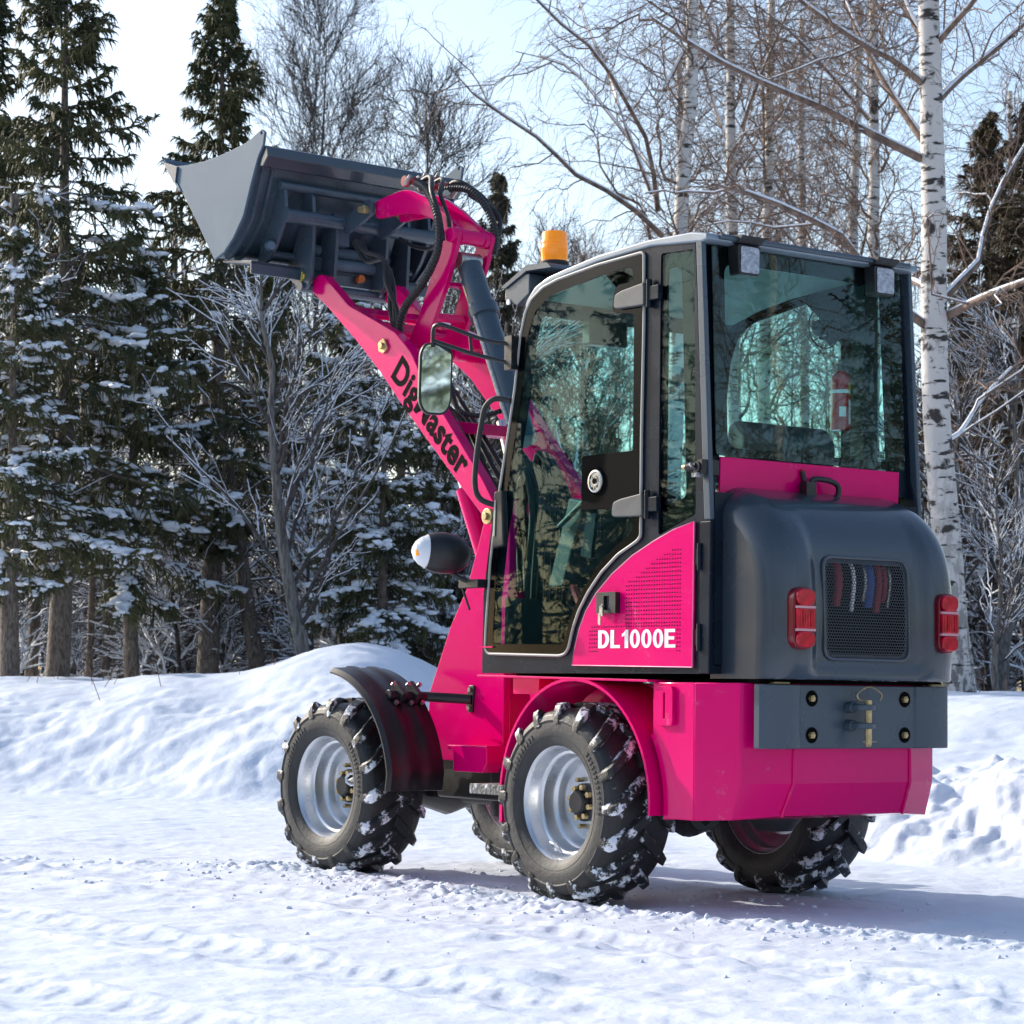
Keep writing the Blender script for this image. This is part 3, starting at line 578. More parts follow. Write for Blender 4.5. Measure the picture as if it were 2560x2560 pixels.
def birch_parts(seed, H, rad, custom=(), limbs=26, lean=(0, 0), first=.25, dens=1.0, lenk=.30, weep=-.35, bend=.0, snow=.35, base=None):
    """custom: list of (polyline in local coordinates, r0, r1)"""
    r = np.random.RandomState(seed); n = 24; t = np.linspace(0, 1, n)
    T = np.stack([lean[0]*t+bend*np.sin(t*3.0)+.015*np.cumsum(r.randn(n)), lean[1]*t+.015*np.cumsum(r.randn(n)), H*t-.25*(1-t)], 1)[None]
    flare = tubes(T, rad, rad*.38, 16)
    if limbs:
        B, tb = spawn(r, T, limbs, first, .99, .62, H*lenk, n=9, up=.10, wob=.35, lenfn=lambda q: (1.15-q)); 
    else: B = np.zeros((0, 9, 3)); tb = np.zeros(0)
    cl = []
    for P, a, b in custom:
        Q = np.array(spline(P, 4)); d = np.r_[0, np.cumsum(np.linalg.norm(np.diff(Q, axis=0), axis=1))]; s = np.linspace(0, d[-1], 9); cl.append(np.stack([np.interp(s, d, Q[:, c]) for c in range(3)], 1))
    parts_t = [flare]; br = []
    if len(B): br.append(tubes(B, rad*.28*(1.2-tb), .006, 6))
    CL = np.array(cl) if cl else np.zeros((0, 9, 3))
    for i, (P, a, b) in enumerate(custom): br.append(tubes(CL[i:i+1], a, b, 8))
    A = np.concatenate([B, CL]); C, tc_ = spawn(r, A, int(11*dens), .12, 1, .75, .95, n=6, up=.0, wob=.35)
    D, td = spawn(r, C, int(7*dens), .1, 1, .7, .52, n=6, up=weep*.6, wob=.3); E, te = spawn(r, D, int(5*dens), .1, 1, .6, .34, n=5, up=weep*1.4, wob=.25)
    br += [tubes(C, .010, .004, 4)]; tw = [tubes(D, .0042, .0024, 3), tubes(E, .0026, .0016, 3)]
    sn = []
    if len(CL): sn.append(tubes(CL[:, :8]+[0, 0, .8*.03], .024, .010, 6))
    if snow: k = r.rand(len(C)) < snow*.5; sn.append(tubes(C[k]+[0, 0, .008], .009, .004, 4))
    return dict(trunk=parts_t, branch=br, needle=tw, snow=sn)
def place_birch(P, base, label, group, scale=1, rz=0, proto=None, name='birch_tree', tm='birch', cat='birch'):
    root = empty(name, Vector(base), label, cat, group); WORLD[root.name] = Vector(base); root.rotation_euler[2] = rz; root.scale = (scale,)*3; K = []
    for key, pn, m_ in (('trunk', 'trunk', M[tm]), ('branch', 'crown', M['twigd'] if cat != 'birch' else M['twig']), ('needle', 'twig_sprays', M['twig'] if cat == 'birch' else M['twigd']), ('snow', 'snow_clumps', M['tsnow'])):
        if proto is not None:
            for c in proto:
                if c['_k'] == key: d = c.copy(); COL.objects.link(d); d.parent = root; K.append(d)
        elif P.get(key):
            o = mesh_obj(pn, P[key], m_); o.parent = root; o.location = (0, 0, 0); o['_k'] = key; K.append(o)
    return root, K
BG = 'birches behind the loader'
def zx(x, y, v, b, jig=0.0):      # a point of the picture at depth v, relative to the tree's base
    p = at(x, y, v); return p-np.array(b)
Z = lambda x, y: ((1100+x*.7557)/1.325, y*.7557/1.325)
b1 = base_at(1808, 19.5, .1)
def limb(pts, v0, dv, b, r0, r1): return ([zx(*Z(*p), v0+dv*i/(len(pts)-1), b) for i, p in enumerate(pts)], r0, r1)
C1 = [limb([(1590, 525), (1400, 430), (1250, 350), (1100, 290), (900, 190), (700, 60)], 19.5, -1.5, b1, .035, .010),
      limb([(1610, 480), (1500, 320), (1400, 140), (1340, 0), (1310, -120)], 19.5, 1.2, b1, .036, .014), limb([(1600, 280), (1500, 200), (1400, 150), (1200, 10), (1100, -80)], 19.5, -1.0, b1, .028, .010),
      limb([(1650, 330), (1720, 260), (1830, 170), (1932, 80), (2050, -30)], 19.5, .8, b1, .030, .012), limb([(1680, 1045), (1800, 985), (1932, 935), (2100, 880)], 19.5, -1.5, b1, .034, .014),
      limb([(1670, 985), (1740, 910), (1785, 860), (1800, 760), (1850, 630), (1932, 490), (2000, 380)], 19.5, 1.0, b1, .034, .012), limb([(1610, 1080), (1500, 1000), (1440, 940), (1340, 790), (1200, 715), (1050, 650), (900, 610)], 19.5, -2.0, b1, .036, .010),
      limb([(1605, 140), (1560, 60), (1530, -20), (1510, -140)], 19.5, .5, b1, .030, .015), limb([(1640, 150), (1700, 80), (1770, 0), (1850, -120)], 19.5, -.5, b1, .026, .012), limb([(1620, 960), (1560, 930), (1480, 905), (1420, 850)], 19.5, .8, b1, .022, .008),
      limb([(1640, 1480), (1720, 1440), (1790, 1330), (1932, 1180)], 19.5, .8, b1, .014, .006)]
PB = birch_parts(7, 11.5, .150, C1, 10, (0, 0), .62, .85, .20)
# the trunk follows the photograph's gentle lean
tl = np.array(spline([zx(1812, 1345, 19.5, b1), zx(1800, 1200, 19.5, b1), zx(1785, 1000, 19.5, b1), zx(1768, 800, 19.5, b1), zx(1762, 600, 19.5, b1), zx(1762, 400, 19.5, b1), zx(1757, 200, 19.5, b1), zx(1752, 0, 19.5, b1), zx(1745, -300, 19.5, b1), zx(1740, -900, 19.5, b1)], 6)); tl[0, 2] -= .3
PB['trunk'] = [tubes(tl[None, :8], .158, .118, 20), tubes(tl[None, 7:28], .120, .105, 20), tubes(tl[None, 27:45], .106, .082, 20), tubes(tl[None, 44:], .082, .03, 14)]
place_birch(PB, b1, 'big white birch with a thick black-marked trunk right of the cab', BG)
b2 = base_at(1252, 30)
C2 = [limb([(735, 780), (600, 660), (450, 580), (380, 510), (300, 440), (130, 330), (30, 220)], 30, -3, b2, .034, .006), limb([(700, 640), (600, 380), (560, 250), (500, 120), (460, 0), (440, -100)], 30, 1.5, b2, .03, .01),
      limb([(720, 700), (690, 480), (610, 330), (520, 180), (400, 80), (320, 0), (250, -80)], 30, -2, b2, .034, .008), limb([(740, 300), (790, 200), (850, 100), (900, 0)], 30, 1, b2, .025, .01), limb([(700, 560), (640, 480), (520, 330), (420, 220), (250, 170)], 30, 1.5, b2, .022, .006)]
PB2 = birch_parts(17, 11.5, .135, C2, 18, (-.28, -.38), .35, .80, .24); r_, KB2 = place_birch(PB2, b2, 'tall birch with limbs weeping to the left above the cab roof', BG)
b3 = base_at(1398, 34); C3 = [limb([(990, 560), (930, 420), (870, 220), (830, 60), (800, -60)], 34, 1, b3, .028, .01), limb([(1000, 420), (1060, 250), (1130, 90), (1180, -40)], 34, -1.5, b3, .028, .01)]
PB3 = birch_parts(27, 12, .120, C3, 20, (.1, .1), .3, .72, .20); r_, KB3 = place_birch(PB3, b3, 'left one of the close pair of birches behind the cab roof', BG)
place_birch(None, base_at(1438, 35.5), 'right one of the close pair of birches behind the cab roof', BG, 1.0, 2.2, KB3)
place_birch(None, base_at(1640, 32), 'brown-grey birch between the pair and the big white trunk', BG, .97, 4.4, KB3)
place_birch(None, base_at(1597, 40), 'thin birch left of the brown-grey one', BG, 1.02, .9, KB2)
place_birch(None, base_at(1320, 43), 'far thin birch left of the close pair', BG, 1.0, 3.2, KB2)
place_birch(None, base_at(1520, 46), 'far birch in the gap right of the close pair', BG, 1.1, 5.2, KB3)
place_birch(None, base_at(1910, 40), 'far birch at the right edge above the brown spruces', BG, .85, 1.5, KB3)
place_birch(None, base_at(1120, 44), 'far birch low over the front of the cab roof', BG, .70, 2.9, KB2)
# upright bare trees against the sky
def upright(seed, H, rad, n1=22, spread=.45, dens=1.0):
    r = np.random.RandomState(seed); n = 12; t = np.linspace(0, 1, n); T = np.stack([.03*np.cumsum(r.randn(n)), .03*np.cumsum(r.randn(n)), H*t-.2*(1-t)], 1)[None]
    B, tb = spawn(r, T, n1, .22, .97, spread, H*.42, n=8, up=.22, wob=.16, lenfn=lambda q: 1.15-q); C, tc_ = spawn(r, B, int(9*dens), .15, 1, .5, H*.10, n=6, up=.12, wob=.25); D, _ = spawn(r, C, int(7*dens), .15, 1, .5, H*.045, n=5, up=.08, wob=.3); E, _ = spawn(r, D, 4, .2, 1, .5, H*.024, n=4, wob=.2)
    return dict(trunk=[tubes(T, rad, .01, 8)], branch=[tubes(B, rad*.4*(1.1-tb), .005, 5), tubes(C, .0075, .004, 4)], needle=[tubes(D, .0048, .003, 3), tubes(E, .0033, .0022, 3)], snow=[tubes(C[::6]+[0, 0, .006], .006, .004, 3)])
UG = 'bare upright trees behind the bucket'
place_birch(upright(5, 12.3, .085, 34, .42, 1.2), base_at(592, 45), 'slender bare tree with a pale stem rising behind the bucket near the pointed spruce', UG, name='bare_tree', tm='barkg', cat='bare tree')
place_birch(upright(8, 8.8, .10, 26, .55, 1.1), base_at(795, 36), 'bushy bare tree rising behind the middle of the bucket', UG, name='bare_tree', tm='barkg', cat='bare tree')
r_, KU = place_birch(upright(12, 7.0, .09, 26, .55, 1.1), base_at(1010, 40), 'brown bare tree behind the beacon', UG, name='bare_tree', tm='barkg', cat='bare tree')
place_birch(None, base_at(1090, 47), 'brown bare tree further back, right of the beacon', UG, 1.15, 2, KU, name='bare_tree', cat='bare tree')
place_birch(None, base_at(905, 45), 'bare tree between the lifting arm and the slim spruce', UG, 1.0, 3.4, KU, name='bare_tree', cat='bare tree')
# snow-lined bare shrubs in front of the wood
def shrub(seed, H, rad, lean=(0, 0), n1=16, spread=.75, snow=.62):
    r = np.random.RandomState(seed); n = 10; t = np.linspace(0, 1, n); T = np.stack([lean[0]*t+.05*np.cumsum(r.randn(n)), lean[1]*t+.05*np.cumsum(r.randn(n)), H*t-.2*(1-t)], 1)[None]
    B, tb = spawn(r, T, n1, .18, .97, spread*.85, H*.50, n=8, up=.10, wob=.16, lenfn=lambda q: 1.25-q); C, _ = spawn(r, B, 8, .12, 1, .50, H*.17, n=6, up=.05, wob=.16); D, _ = spawn(r, C, 4, .15, 1, .5, H*.06, n=4, wob=.2)
    kC = r.rand(len(C)) < snow; kD = r.rand(len(D)) < snow*.5
    return dict(trunk=[tubes(T, rad, .012, 8)], branch=[tubes(B, rad*.30, .006, 5), tubes(C, .0065, .0035, 4)], needle=[tubes(D, .0036, .0022, 3)], snow=[tubes(B[:, 1:]+[0, 0, .012], .0105, .005, 5), tubes(C[kC]+[0, 0, .007], .0075, .004, 4), tubes(D[kD]+[0, 0, .004], .004, .003, 3)])
SG = 'snow-lined bare trees in front of the wood'
r_, KS = place_birch(shrub(3, 4.0, .080, (.55, .45), 20, .95, .8), base_at(607, 22.5), 'grey leaning bare tree with snow along every branch beside the lifting arm', SG, name='bare_tree', tm='barkg', cat='bare tree')
r_, KS2 = place_birch(shrub(9, 3.2, .05, (.1, -.1), 20, .9), base_at(560, 28), 'snow-lined bare tree right below the bucket', SG, name='bare_tree', tm='barkg', cat='bare tree')
for i, (x, v, s, rz, lb) in enumerate(((455, 30, 1.25, 1., 'snow-lined bare tree behind the pointed spruce trunk'), (690, 33, 1.5, 2.2, 'snow-lined bare tree above the small snowy spruce'), (860, 31, 1.2, 4, 'snow-lined bare tree just left of the cab'), (230, 35, 1.3, 5, 'snow-lined bare tree between the left trunks'), (90, 36, 1.4, .4, 'snow-lined bare tree behind the leftmost trunks'),
        (1870, 24, .75, 3, 'snow-lined bush right of the foot of the big birch'), (1905, 29, 1.1, 1.7, 'snow-lined bare tree at the right edge'), (1835, 33, 1.3, 5.5, 'snow-lined bare tree close behind the big birch'), (1730, 29, 1.0, 2.8, 'snow-lined bare tree left of the big birch trunk'), (1715, 36, 1.6, .2, 'taller snow-lined bare tree behind the right rear corner of the cab'))):
    place_birch(None, base_at(x, v), lb, SG, s, rz, KS2 if i % 2 else KS, name='bare_tree', cat='bare tree')
# the wood further back, too many stems to count
r = np.random.RandomState(77)
def far_wood(name, n, v0, v1, umax, H0, H1, m_t, m_b, seed, uc=0.0, fine=(14, 6, 5)):
    r = np.random.RandomState(seed); v = v0+(v1-v0)*r.rand(n); u = uc+(r.rand(n)*2-1)*umax*v/50; P = uvw0(u, v); z = ground_z(u, v); H = H0+(H1-H0)*r.rand(n); t = np.linspace(0, 1, 8)
    T = np.stack([P[:, 0, None]+.35*np.cumsum(r.randn(n, 8), 1)/8, P[:, 1, None]+.35*np.cumsum(r.randn(n, 8), 1)/8, z[:, None]-.1+H[:, None]*t], -1)
    B, tb = spawn(r, T, fine[0], .06, .98, .75, 1.0, n=6, up=.1, wob=.3); L = np.repeat(H*.24, fine[0])*(1.2-tb); b = B[:, :1]; B = b+(B-b)*L[:, None, None]
    C, _ = spawn(r, B, fine[1], .15, 1, .7, .6, n=5, up=-.05, wob=.3); D, _ = spawn(r, C, fine[2], .15, 1, .7, .28, n=3, up=-.1, wob=.3)
    o = mesh_obj(name, [tubes(T, .028+.045*r.rand(n)**2, .01, 6), tubes(B, .013, .005, 3), tubes(C, .0065, .0045, 3), tubes(D, .0045, .0035, 3)], m_b); tag(o, kind='stuff')
    k = (B[:, 0, 2] < 3.6+1.0*r.rand(len(B))) & (r.rand(len(B)) < .85); k2 = (C[:, 0, 2] < 3.4+r.rand(len(C))) & (r.rand(len(C)) < .9); s = mesh_obj('snow_in_the_wood', [tubes(B[k]+[0, 0, .015], .024, .012, 4), tubes(C[k2]+[0, 0, .01], .017, .010, 3)], M['tsnow']); tag(s, kind='stuff')
far_wood('far_wood', 100, 42, 66, 13.5, 4.0, 8.0, M['twig'], M['twig'], 1)
far_wood('thicket', 150, 27, 42, 11.0, .9, 2.6, M['twig'], M['twigd'], 2, fine=(16, 6, 4))
# more wood outside the frame, seen only as reflections in the glass and mirrors
def dist_spruces():
    spots = [(-340, 34, 'a'), (-240, 40, 'b'), (60, 48, 'c'), (330, 44, 'a'), (450, 50, 'b'), (700, 46, 'c'), (1150, 58, 'a'), (1350, 60, 'c'), (1500, 62, 'b'), (1700, 52, 'a'), (150, 45, 'b'), (580, 54, 'a'), (250, 52, 'c'), (860, 60, 'b')]
    lab = ['out-of-frame dark spruce to the left', 'second out-of-frame spruce to the left', 'distant dark spruce showing between the two leftmost crowns', 'distant spruce behind the pointed spruce', 'distant spruce low behind the bucket', 'distant spruce behind the lifting arm', 'distant spruce low behind the front of the cab roof', 'distant spruce behind the left of the birch pair', 'distant spruce behind the right of the birch pair', 'distant spruce left of the big birch', 'distant spruce behind the thick left trunk', 'distant spruce below the slender bare tree', 'distant spruce behind the short snowy one', 'distant spruce behind the far bare trees']
    for i, ((x, v, k), lb) in enumerate(zip(spots, lab)):
        if i in (0, 1, 2, 3, 4, 5, 11, 12): continue
        K = {'a': K2, 'b': K5, 'c': K3}[k]; place_tree('spruce_tree', None, None, base_at(x, v), lb, 'spruce', 'distant spruces inside the wood', scale={'a': .82, 'b': .75, 'c': 1.15}[k], rz=i*1.3, proto=K)
dist_spruces()
# dry grass and twigs poking out of the bank
r = np.random.RandomState(12); n = 260; v = 19.8+5.5*r.rand(n); u = (r.rand(n)*2-1)*5.2; k = (u < -1.2) | (u > 2.9); u, v = u[k], v[k]; n = len(u); P = uvw0(u, v); z = ground_z(u, v); t = np.linspace(0, 1, 4); h = .08+.3*r.rand(n)**2
L = np.stack([P[:, 0, None]+t*h[:, None]*.25*r.randn(n, 1), P[:, 1, None]+t*h[:, None]*.25*r.randn(n, 1), z[:, None]-.03+h[:, None]*t], -1)
tag(mesh_obj('dry_stems', [tubes(L, .004, .0025, 3)], M['twig']), kind='stuff')
# the wood goes on to both sides and behind the photographer; it shades the snow and mirrors in paint and glass
def merge_copies(protos, spots, key):
    V = []; F = []; o = 0
    for (x, y, z, sc, rz), k in spots:
        v, f = protos[k][key]; c, s_ = math.cos(rz)*sc, math.sin(rz)*sc
        V.append(np.stack([v[:, 0]*c-v[:, 1]*s_+x, v[:, 0]*s_+v[:, 1]*c+y, v[:, 2]*sc+z], 1)); F.append(f+o); o += len(v)
    return np.concatenate(V), np.concatenate(F)
def lite(P): return {k: cat_mesh(P[k]) for k in P if P[k]}
LP = [lite(spruce_parts(201+i, 9.0+i, 2.5, .6, .6, .30, .9, fine=.62, cap=.6)) for i in range(3)]
for q in LP: q['needle'] = (q['needle'][0], q['needle'][1])
BP = []
for i in range(2):
    P = birch_parts(401+i, 12.0, .12, [], 30, (.3, .2), .25, .62, .30); BP.append({'trunk': cat_mesh(P['trunk']), 'branch': cat_mesh(P['branch']+P['needle'])})
r = np.random.RandomState(90); spots = []; bsp = []
for a_deg, d in [(a+r.uniform(-1.5, 1.5), r.uniform(38, 48)) for a in np.arange(-10, 62, 1.5)]+[(a+r.uniform(-1.5, 1.5), r.uniform(22, 32)) for a in np.arange(62, 100, 2.8)]+[(a+r.uniform(-2, 2), r.uniform(24, 36)) for a in np.arange(100, 300, 4.0)]:
    x, y = d*math.cos(R(a_deg)), d*math.sin(R(a_deg)); rel = np.array([x, y])-CAM[:2]; u = rel@RH[:2]; v = rel@FH[:2]
    if v > 0 and abs(u)/v < .265: continue
    p = .62*u+.79*v; t = -.79*u+.62*v; H = r.uniform(.75, 1.15)
    if p > 7.0 and t > 0: continue
    if t > 0 and .3 < p < 6.9 and t < 30: continue
    if t > 26 and 5 < p < 12: H = min(H, .9)
    spots.append(((x, y, gz(u, v)-.1 if v > 1 else -.1, H, r.rand()*6.28), r.randint(3)))
for p, t in ((-1.5, 22), (-4, 24)):
    u, v = -.79*t+.62*p, .62*t+.79*p; q = uvw0(u, v); bsp.append(((q[0], q[1], gz(u, v)-.1, r.uniform(1.0, 1.15), r.rand()*6.28), r.randint(2)))
for a_deg in list(np.arange(215, 300, 6.0))+list(np.arange(95, 210, 11.0)):
    d = r.uniform(15, 22) if a_deg > 100 else r.uniform(24, 27); x, y = d*math.cos(R(a_deg)), d*math.sin(R(a_deg)); rel = np.array([x, y])-CAM[:2]; u = rel@RH[:2]; v = rel@FH[:2]
    if v > 0 and abs(u)/v < .28: continue
    bsp.append(((x, y, -.1, r.uniform(.75, 1.0), r.rand()*6.28), r.randint(2)))
for nm, key, m_ in (('surrounding_foliage', 'needle', M['needle']), ('surrounding_trunks', 'trunk', M['bark']), ('surrounding_snow', 'snow', M['tsnow'])):
    tag(mesh_obj(nm, [merge_copies(LP, spots, key)], m_), kind='stuff')
tag(mesh_obj('surrounding_birch_trunks', [merge_copies(BP, bsp, 'trunk')], M['birch']), kind='stuff'); tag(mesh_obj('surrounding_birch_twigs', [merge_copies(BP, bsp, 'branch')], M['twig']), kind='stuff')
# ================================================================ the wheel loader
LD = empty('wheel_loader', (0, 0, 0), 'magenta and grey compact wheel loader with its bucket raised, parked on packed snow', 'loader')
WORLD[LD.name] = Vector((0, 0, 0))
def split_build(mb, name, m, parent, **kw):
    """one object for every connected piece collected in mb"""
    par = list(range(len(mb.v)))
    def find(i):
        while par[i] != i: par[i] = par[par[i]]; i = par[i]
        return i
    for q in mb.f:
        for i in q[1:]: par[find(i)] = find(q[0])
    groups = {}
    for q in mb.f: groups.setdefault(find(q[0]), []).append(q)
    for fs in groups.values():
        ids = sorted({i for q in fs for i in q}); ix = {i: k for k, i in enumerate(ids)}; b = MB(); b.add([mb.v[i] for i in ids], [tuple(ix[i] for i in q) for q in fs]); b.build(name, m, parent, **kw)

# ---- wheels
def make_wheel(cx, cy, cz, side, front, label=None, valve=270, spin=0.0):
    """side +1: outer face towards +Y"""
    o = empty('wheel', (0, 0, 0), None, None); o.parent = LD
    c = np.array([cx, cy, cz]);
    if front: c = front_rot(c[None])[0]
    o.location = Vector(c); WORLD[o.name] = Vector(c)
    K = dict(front=front, origin=True); W = MB()
    prof = [(.222, .139), (.2300, .146), (.243, .151), (.262, .160), (.29, .1625), (.315, .160), (.318, .163), (.323, .163), (.328, .158), (.340, .152), (.353, .142), (.362, .125), (.367, .09), (.370, .045), (.371, 0)]
    full = prof+[(r, -h) for r, h in prof[::-1][1:]]
    ty = MB(); ty.lathe(full, (cx, cy, cz), k=96, sgn=side)
    t = ty.build('tyre', M['tyre'], o, smooth=50, **K); 
    # dusty sidewall gets its own material slot on the same mesh
    t.data.materials.append(M['sidewall'])
    pm = np.zeros(len(t.data.polygons), int)
    lv = np.array([v.co[:] for v in t.data.vertices]); 
    for p in t.data.polygons:
        q = lv[list(p.vertices)].mean(0); 
        if math.hypot(q[0], q[2]) < .345: pm[p.index] = 1
    t.data.polygons.foreach_set('material_index', pm)
    lg = MB(); n = 16
    for s in (1, -1):
        for i in range(n):
            a0 = 2*math.pi*(i+(0.5 if s < 0 else 0))/n+spin
            st = []   # stations: y offset, radius base, height, angular shift, half width (m)
            for (yy, rb, hh, da, hw) in ((.1655, .322, .008, .0, .011), (.160, .342, .020, .01, .015), (.148, .352, .029, .02, .019), (.120, .362, .028, .075, .022), (.06, .368, .026, .20, .024), (-.012, .369, .025, .34, .025)):
                a = a0-da*1.05; r0, r1 = rb-.012, rb+hh
                for (rr, ww) in ((r0, hw*1.5), (r1, hw)):
                    for e in (-1, 1):
                        aa = a+e*ww/rr; st.append((cx+rr*math.cos(aa), cy+s*yy*side, cz+rr*math.sin(aa)))
            nS = len(st)//4; f = []
            for j in range(nS-1):
                b = j*4; f += [(b, b+4, b+6, b+2), (b+2, b+6, b+7, b+3), (b+3, b+7, b+5, b+1)]
            f += [(0, 2, 3, 1), (nS*4-4, nS*4-3, nS*4-1, nS*4-2)]
            lg.add(st, f)
    lg.build('tread_lug', M['lug'], o, bevel=.003, **K)
    ring = MB()   # raised moulding rings and short raised bars on the sidewall
    for rr, hh in ((.262, .1585), (.322, .1615)):
        ring.lathe([(rr-.003, hh-.003), (rr, hh+.0025), (rr+.003, hh-.003)], (cx, cy, cz), k=72, sgn=side)
    rng = random.Random(int(cx*10)+3)
    for a in list(np.arange(.3, 1.1, .075))+list(np.arange(2.4, 3.3, .07)):
        for rr in (.285,):
            p = np.array([cx+rr*math.cos(a), cy+.1625*side, cz+rr*math.sin(a)])
            ring.obox(p, [(math.cos(a), 0, math.sin(a)), (0, 1, 0), (-math.sin(a), 0, math.cos(a))], (.010, .0022, .004))
    ring.build('sidewall_rib', M['sidewall'], o, smooth=40, **K)
    rim = MB(); rp = [(.221, .125), (.2245, .137), (.2305, .139), (.2325, .143), (.229, .1445), (.225, .141), (.216, .128), (.211, .120), (.207, .085), (.202, .076), (.192, .072), (.188, .066), (.185, .030), (.180, .020), (.170, .014), (.166, .008), (.160, -.014), (.152, -.024), (.12, -.027), (.06, -.030), (.0, -.030)]
    rim.lathe(rp, (cx, cy, cz), k=72, sgn=side)
    rim.lathe([(.150, -.024), (.20, -.06), (.205, -.11), (.221, -.125), (.2305, -.139), (.2325, -.143), (.226, -.145), (.219, -.13)], (cx, cy, cz), k=72, sgn=side)
    rim.build('rim', M['silver'], o, smooth=28, **K)
    hub = MB(); hub.lathe([(.075, -.03), (.075, .012), (.068, .020), (.047, .020), (.045, .046), (.040, .052), (.0, .052)], (cx, cy, cz), k=32, sgn=side)
    hub.lathe([(.055, -.03), (.07, -.05), (.09, -.10), (.075, -.2), (0, -.2)], (cx, cy, cz), k=24, sgn=side)
    hub.build('hub', M['black'], o, smooth=30, **K)
    bo = MB()
    for i in range(8):
        a = 2*math.pi*i/8+.2+spin; p = np.array([cx+.061*math.cos(a), cy+.018*side, cz+.061*math.sin(a)])
        bo.cyl(p, p+[0, .020*side, 0], .0115, k=6)
    for i in range(3):
        a = 2*math.pi*i/3+.9+spin; p = np.array([cx+.105*math.cos(a), cy-.03*side, cz+.105*math.sin(a)]); bo.cyl(p, p+[0, .03*side, 0], .010, k=6)
    split_build(bo, 'wheel_bolt', M['gold'], o, smooth=30, **K)
    a = R(valve); p = np.array([cx+.178*math.cos(a), cy+.105*side, cz+.178*math.sin(a)]); va = MB()
    tdir = np.array([-math.sin(a), 0, math.cos(a)]); rd = np.array([math.cos(a), 0, math.sin(a)])
    va.tube([p+tdir*.026+rd*.012, p+tdir*.024-rd*.004+[0, .018*side, 0], p+tdir*.010-rd*.016+[0, .03*side, 0], p-tdir*.010-rd*.016+[0, .03*side, 0], p-tdir*.024-rd*.004+[0, .018*side, 0], p-tdir*.026+rd*.012], .006, 8)
    va.cyl(p+rd*.012, p-rd*.022+[0, .012*side, 0], .012, .004, k=10)
    va.build('valve_guard', M['silver'], o, smooth=30, **K)
    return o
XR, XF, CY, CZ = 0.0, 1.6801, .534, .3798
make_wheel(XR, CY, CZ, 1, False, valve=283, spin=.05)
make_wheel(XR, -CY, CZ, -1, False, valve=40, spin=.2)
make_wheel(XF, CY, CZ, 1, True, valve=168, spin=.13)
make_wheel(XF, -CY, CZ, -1, True, valve=10, spin=.3)

# ---- axles
mb = MB(); mb.tube([(0, -.40, .36), (0, -.2, .36), (0, 0, .36), (0, .2, .36), (0, .40, .36)], .07, 16, rs=[.07, .06, .13, .06, .07]); mb.lathe([(.0, -.1), (.10, -.1), (.13, 0), (.10, .1), (0, .1)], (0, 0, .36), axis='x', k=24)
mb.build('rear_axle', M['black'], LD, smooth=40)
mb = MB(); mb.tube([(XF, -.40, .36), (XF, -.2, .36), (XF, 0, .36), (XF, .2, .36), (XF, .40, .36)], .07, 16, rs=[.07, .06, .12, .06, .07]); mb.box(XF-.12, XF+.12, -.16, .16, .33, .50)
mb.build('front_axle', M['black'], LD, smooth=40, front=True)
mb = MB(); mb.lathe([(0, -.02), (.06, -.02), (.115, .02), (.125, .07), (.125, .10)], (1.15, .02, .24), axis='z', k=24); mb.cyl((.2, .02, .33), (1.55, .02, .33), .03, k=12)
mb.lathe([(0, -.085), (.07, -.08), (.12, -.02), (.12, .05), (0, .06)], (-.45, -.05, .36), axis='z', k=24)
mb.build('gearbox', M['blackm'], LD, smooth=40)
mb = MB(); mb.box(.60, 1.46, -.24, .24, .335, .545); mb.box(.70, 1.0, -.28, .28, .40, .53)
mb.build('lower_chassis', M['black'], LD, bevel=.012)

# ---- rear frame and counterweight
mb = MB(); mb.box(-.90, .62, -.30, .30, .47, .845); mb.box(.50, .80, -.22, .22, .76, .85); mb.box(.50, .80, -.22, .22, .46, .56)
mb.build('rear_frame', M['pink'], LD, bevel=.006)
mb = MB(); mb.prism([(.655, .878), (-.455, .862), (-.455, .853), (.655, .869)], 'y', -.60, .60); mb.box(.40, .58, .30, .47, .80, .866)
mb.build('deck_plate', M['pink'], LD, bevel=.002)
cwt = MB()
arc = [(-.44, .853), (-.44, .66)]+[(.505*math.cos(a), CZ+.505*math.sin(a)) for a in np.linspace(R(147), R(185), 8)]
side = arc+[(-.52, .342), (-.68, .342), (-.68, .853)]
for s in (1, -1): cwt.prism(side, 'y', s*.34, s*.56)
H = [(-.68, .56), (-.87, .50), (-.94, .30), (-.94, -.30), (-.87, -.50), (-.68, -.56)]
top = [(x, y, .853) for x, y in H]; mid = [(x, y, .485) for x, y in H]
bot = [(-.68, .56, .342), (-.825, .505, .350), (-.885, .31, .365), (-.885, -.31, .365), (-.825, -.505, .350), (-.68, -.56, .342)]
v = top+mid+bot; f = [(0, 1, 2, 3, 4, 5), (12, 17, 16, 15, 14, 13)]
for i in range(6):
    j = (i+1) % 6; f += [(i, j, j+6, i+6), (i+6, j+6, j+12, i+12)]
cwt.add(v, f); cw = cwt.build('counterweight', M['pink'], LD, bevel=.004, smooth=12)
mb = MB()
for s in (1, -1):
    mb.tube([(-.943, s*.302, .610), (-.943, s*.302, .485), (-.888, s*.313, .362)], .006, 8, rs=[.006, .007, .006])
WORLD[cw.name] = WORLD[cw.name]; split_build(mb, 'weld_seam', M['pink'], cw, smooth=60)
mb = MB(); mb.plate(rrect(-.575, -.475, .690, .838, .02), [rrect(-.532, -.520, .715, .815, .005, 2)], .560, .578)
lp = mb.build('tie_down_plate', M['pink'], cw, bevel=.004)
mb = MB(); mb.box(-.533, -.519, .545, .5625, .712, .818); mb.build('slot', M['ink'], lp)
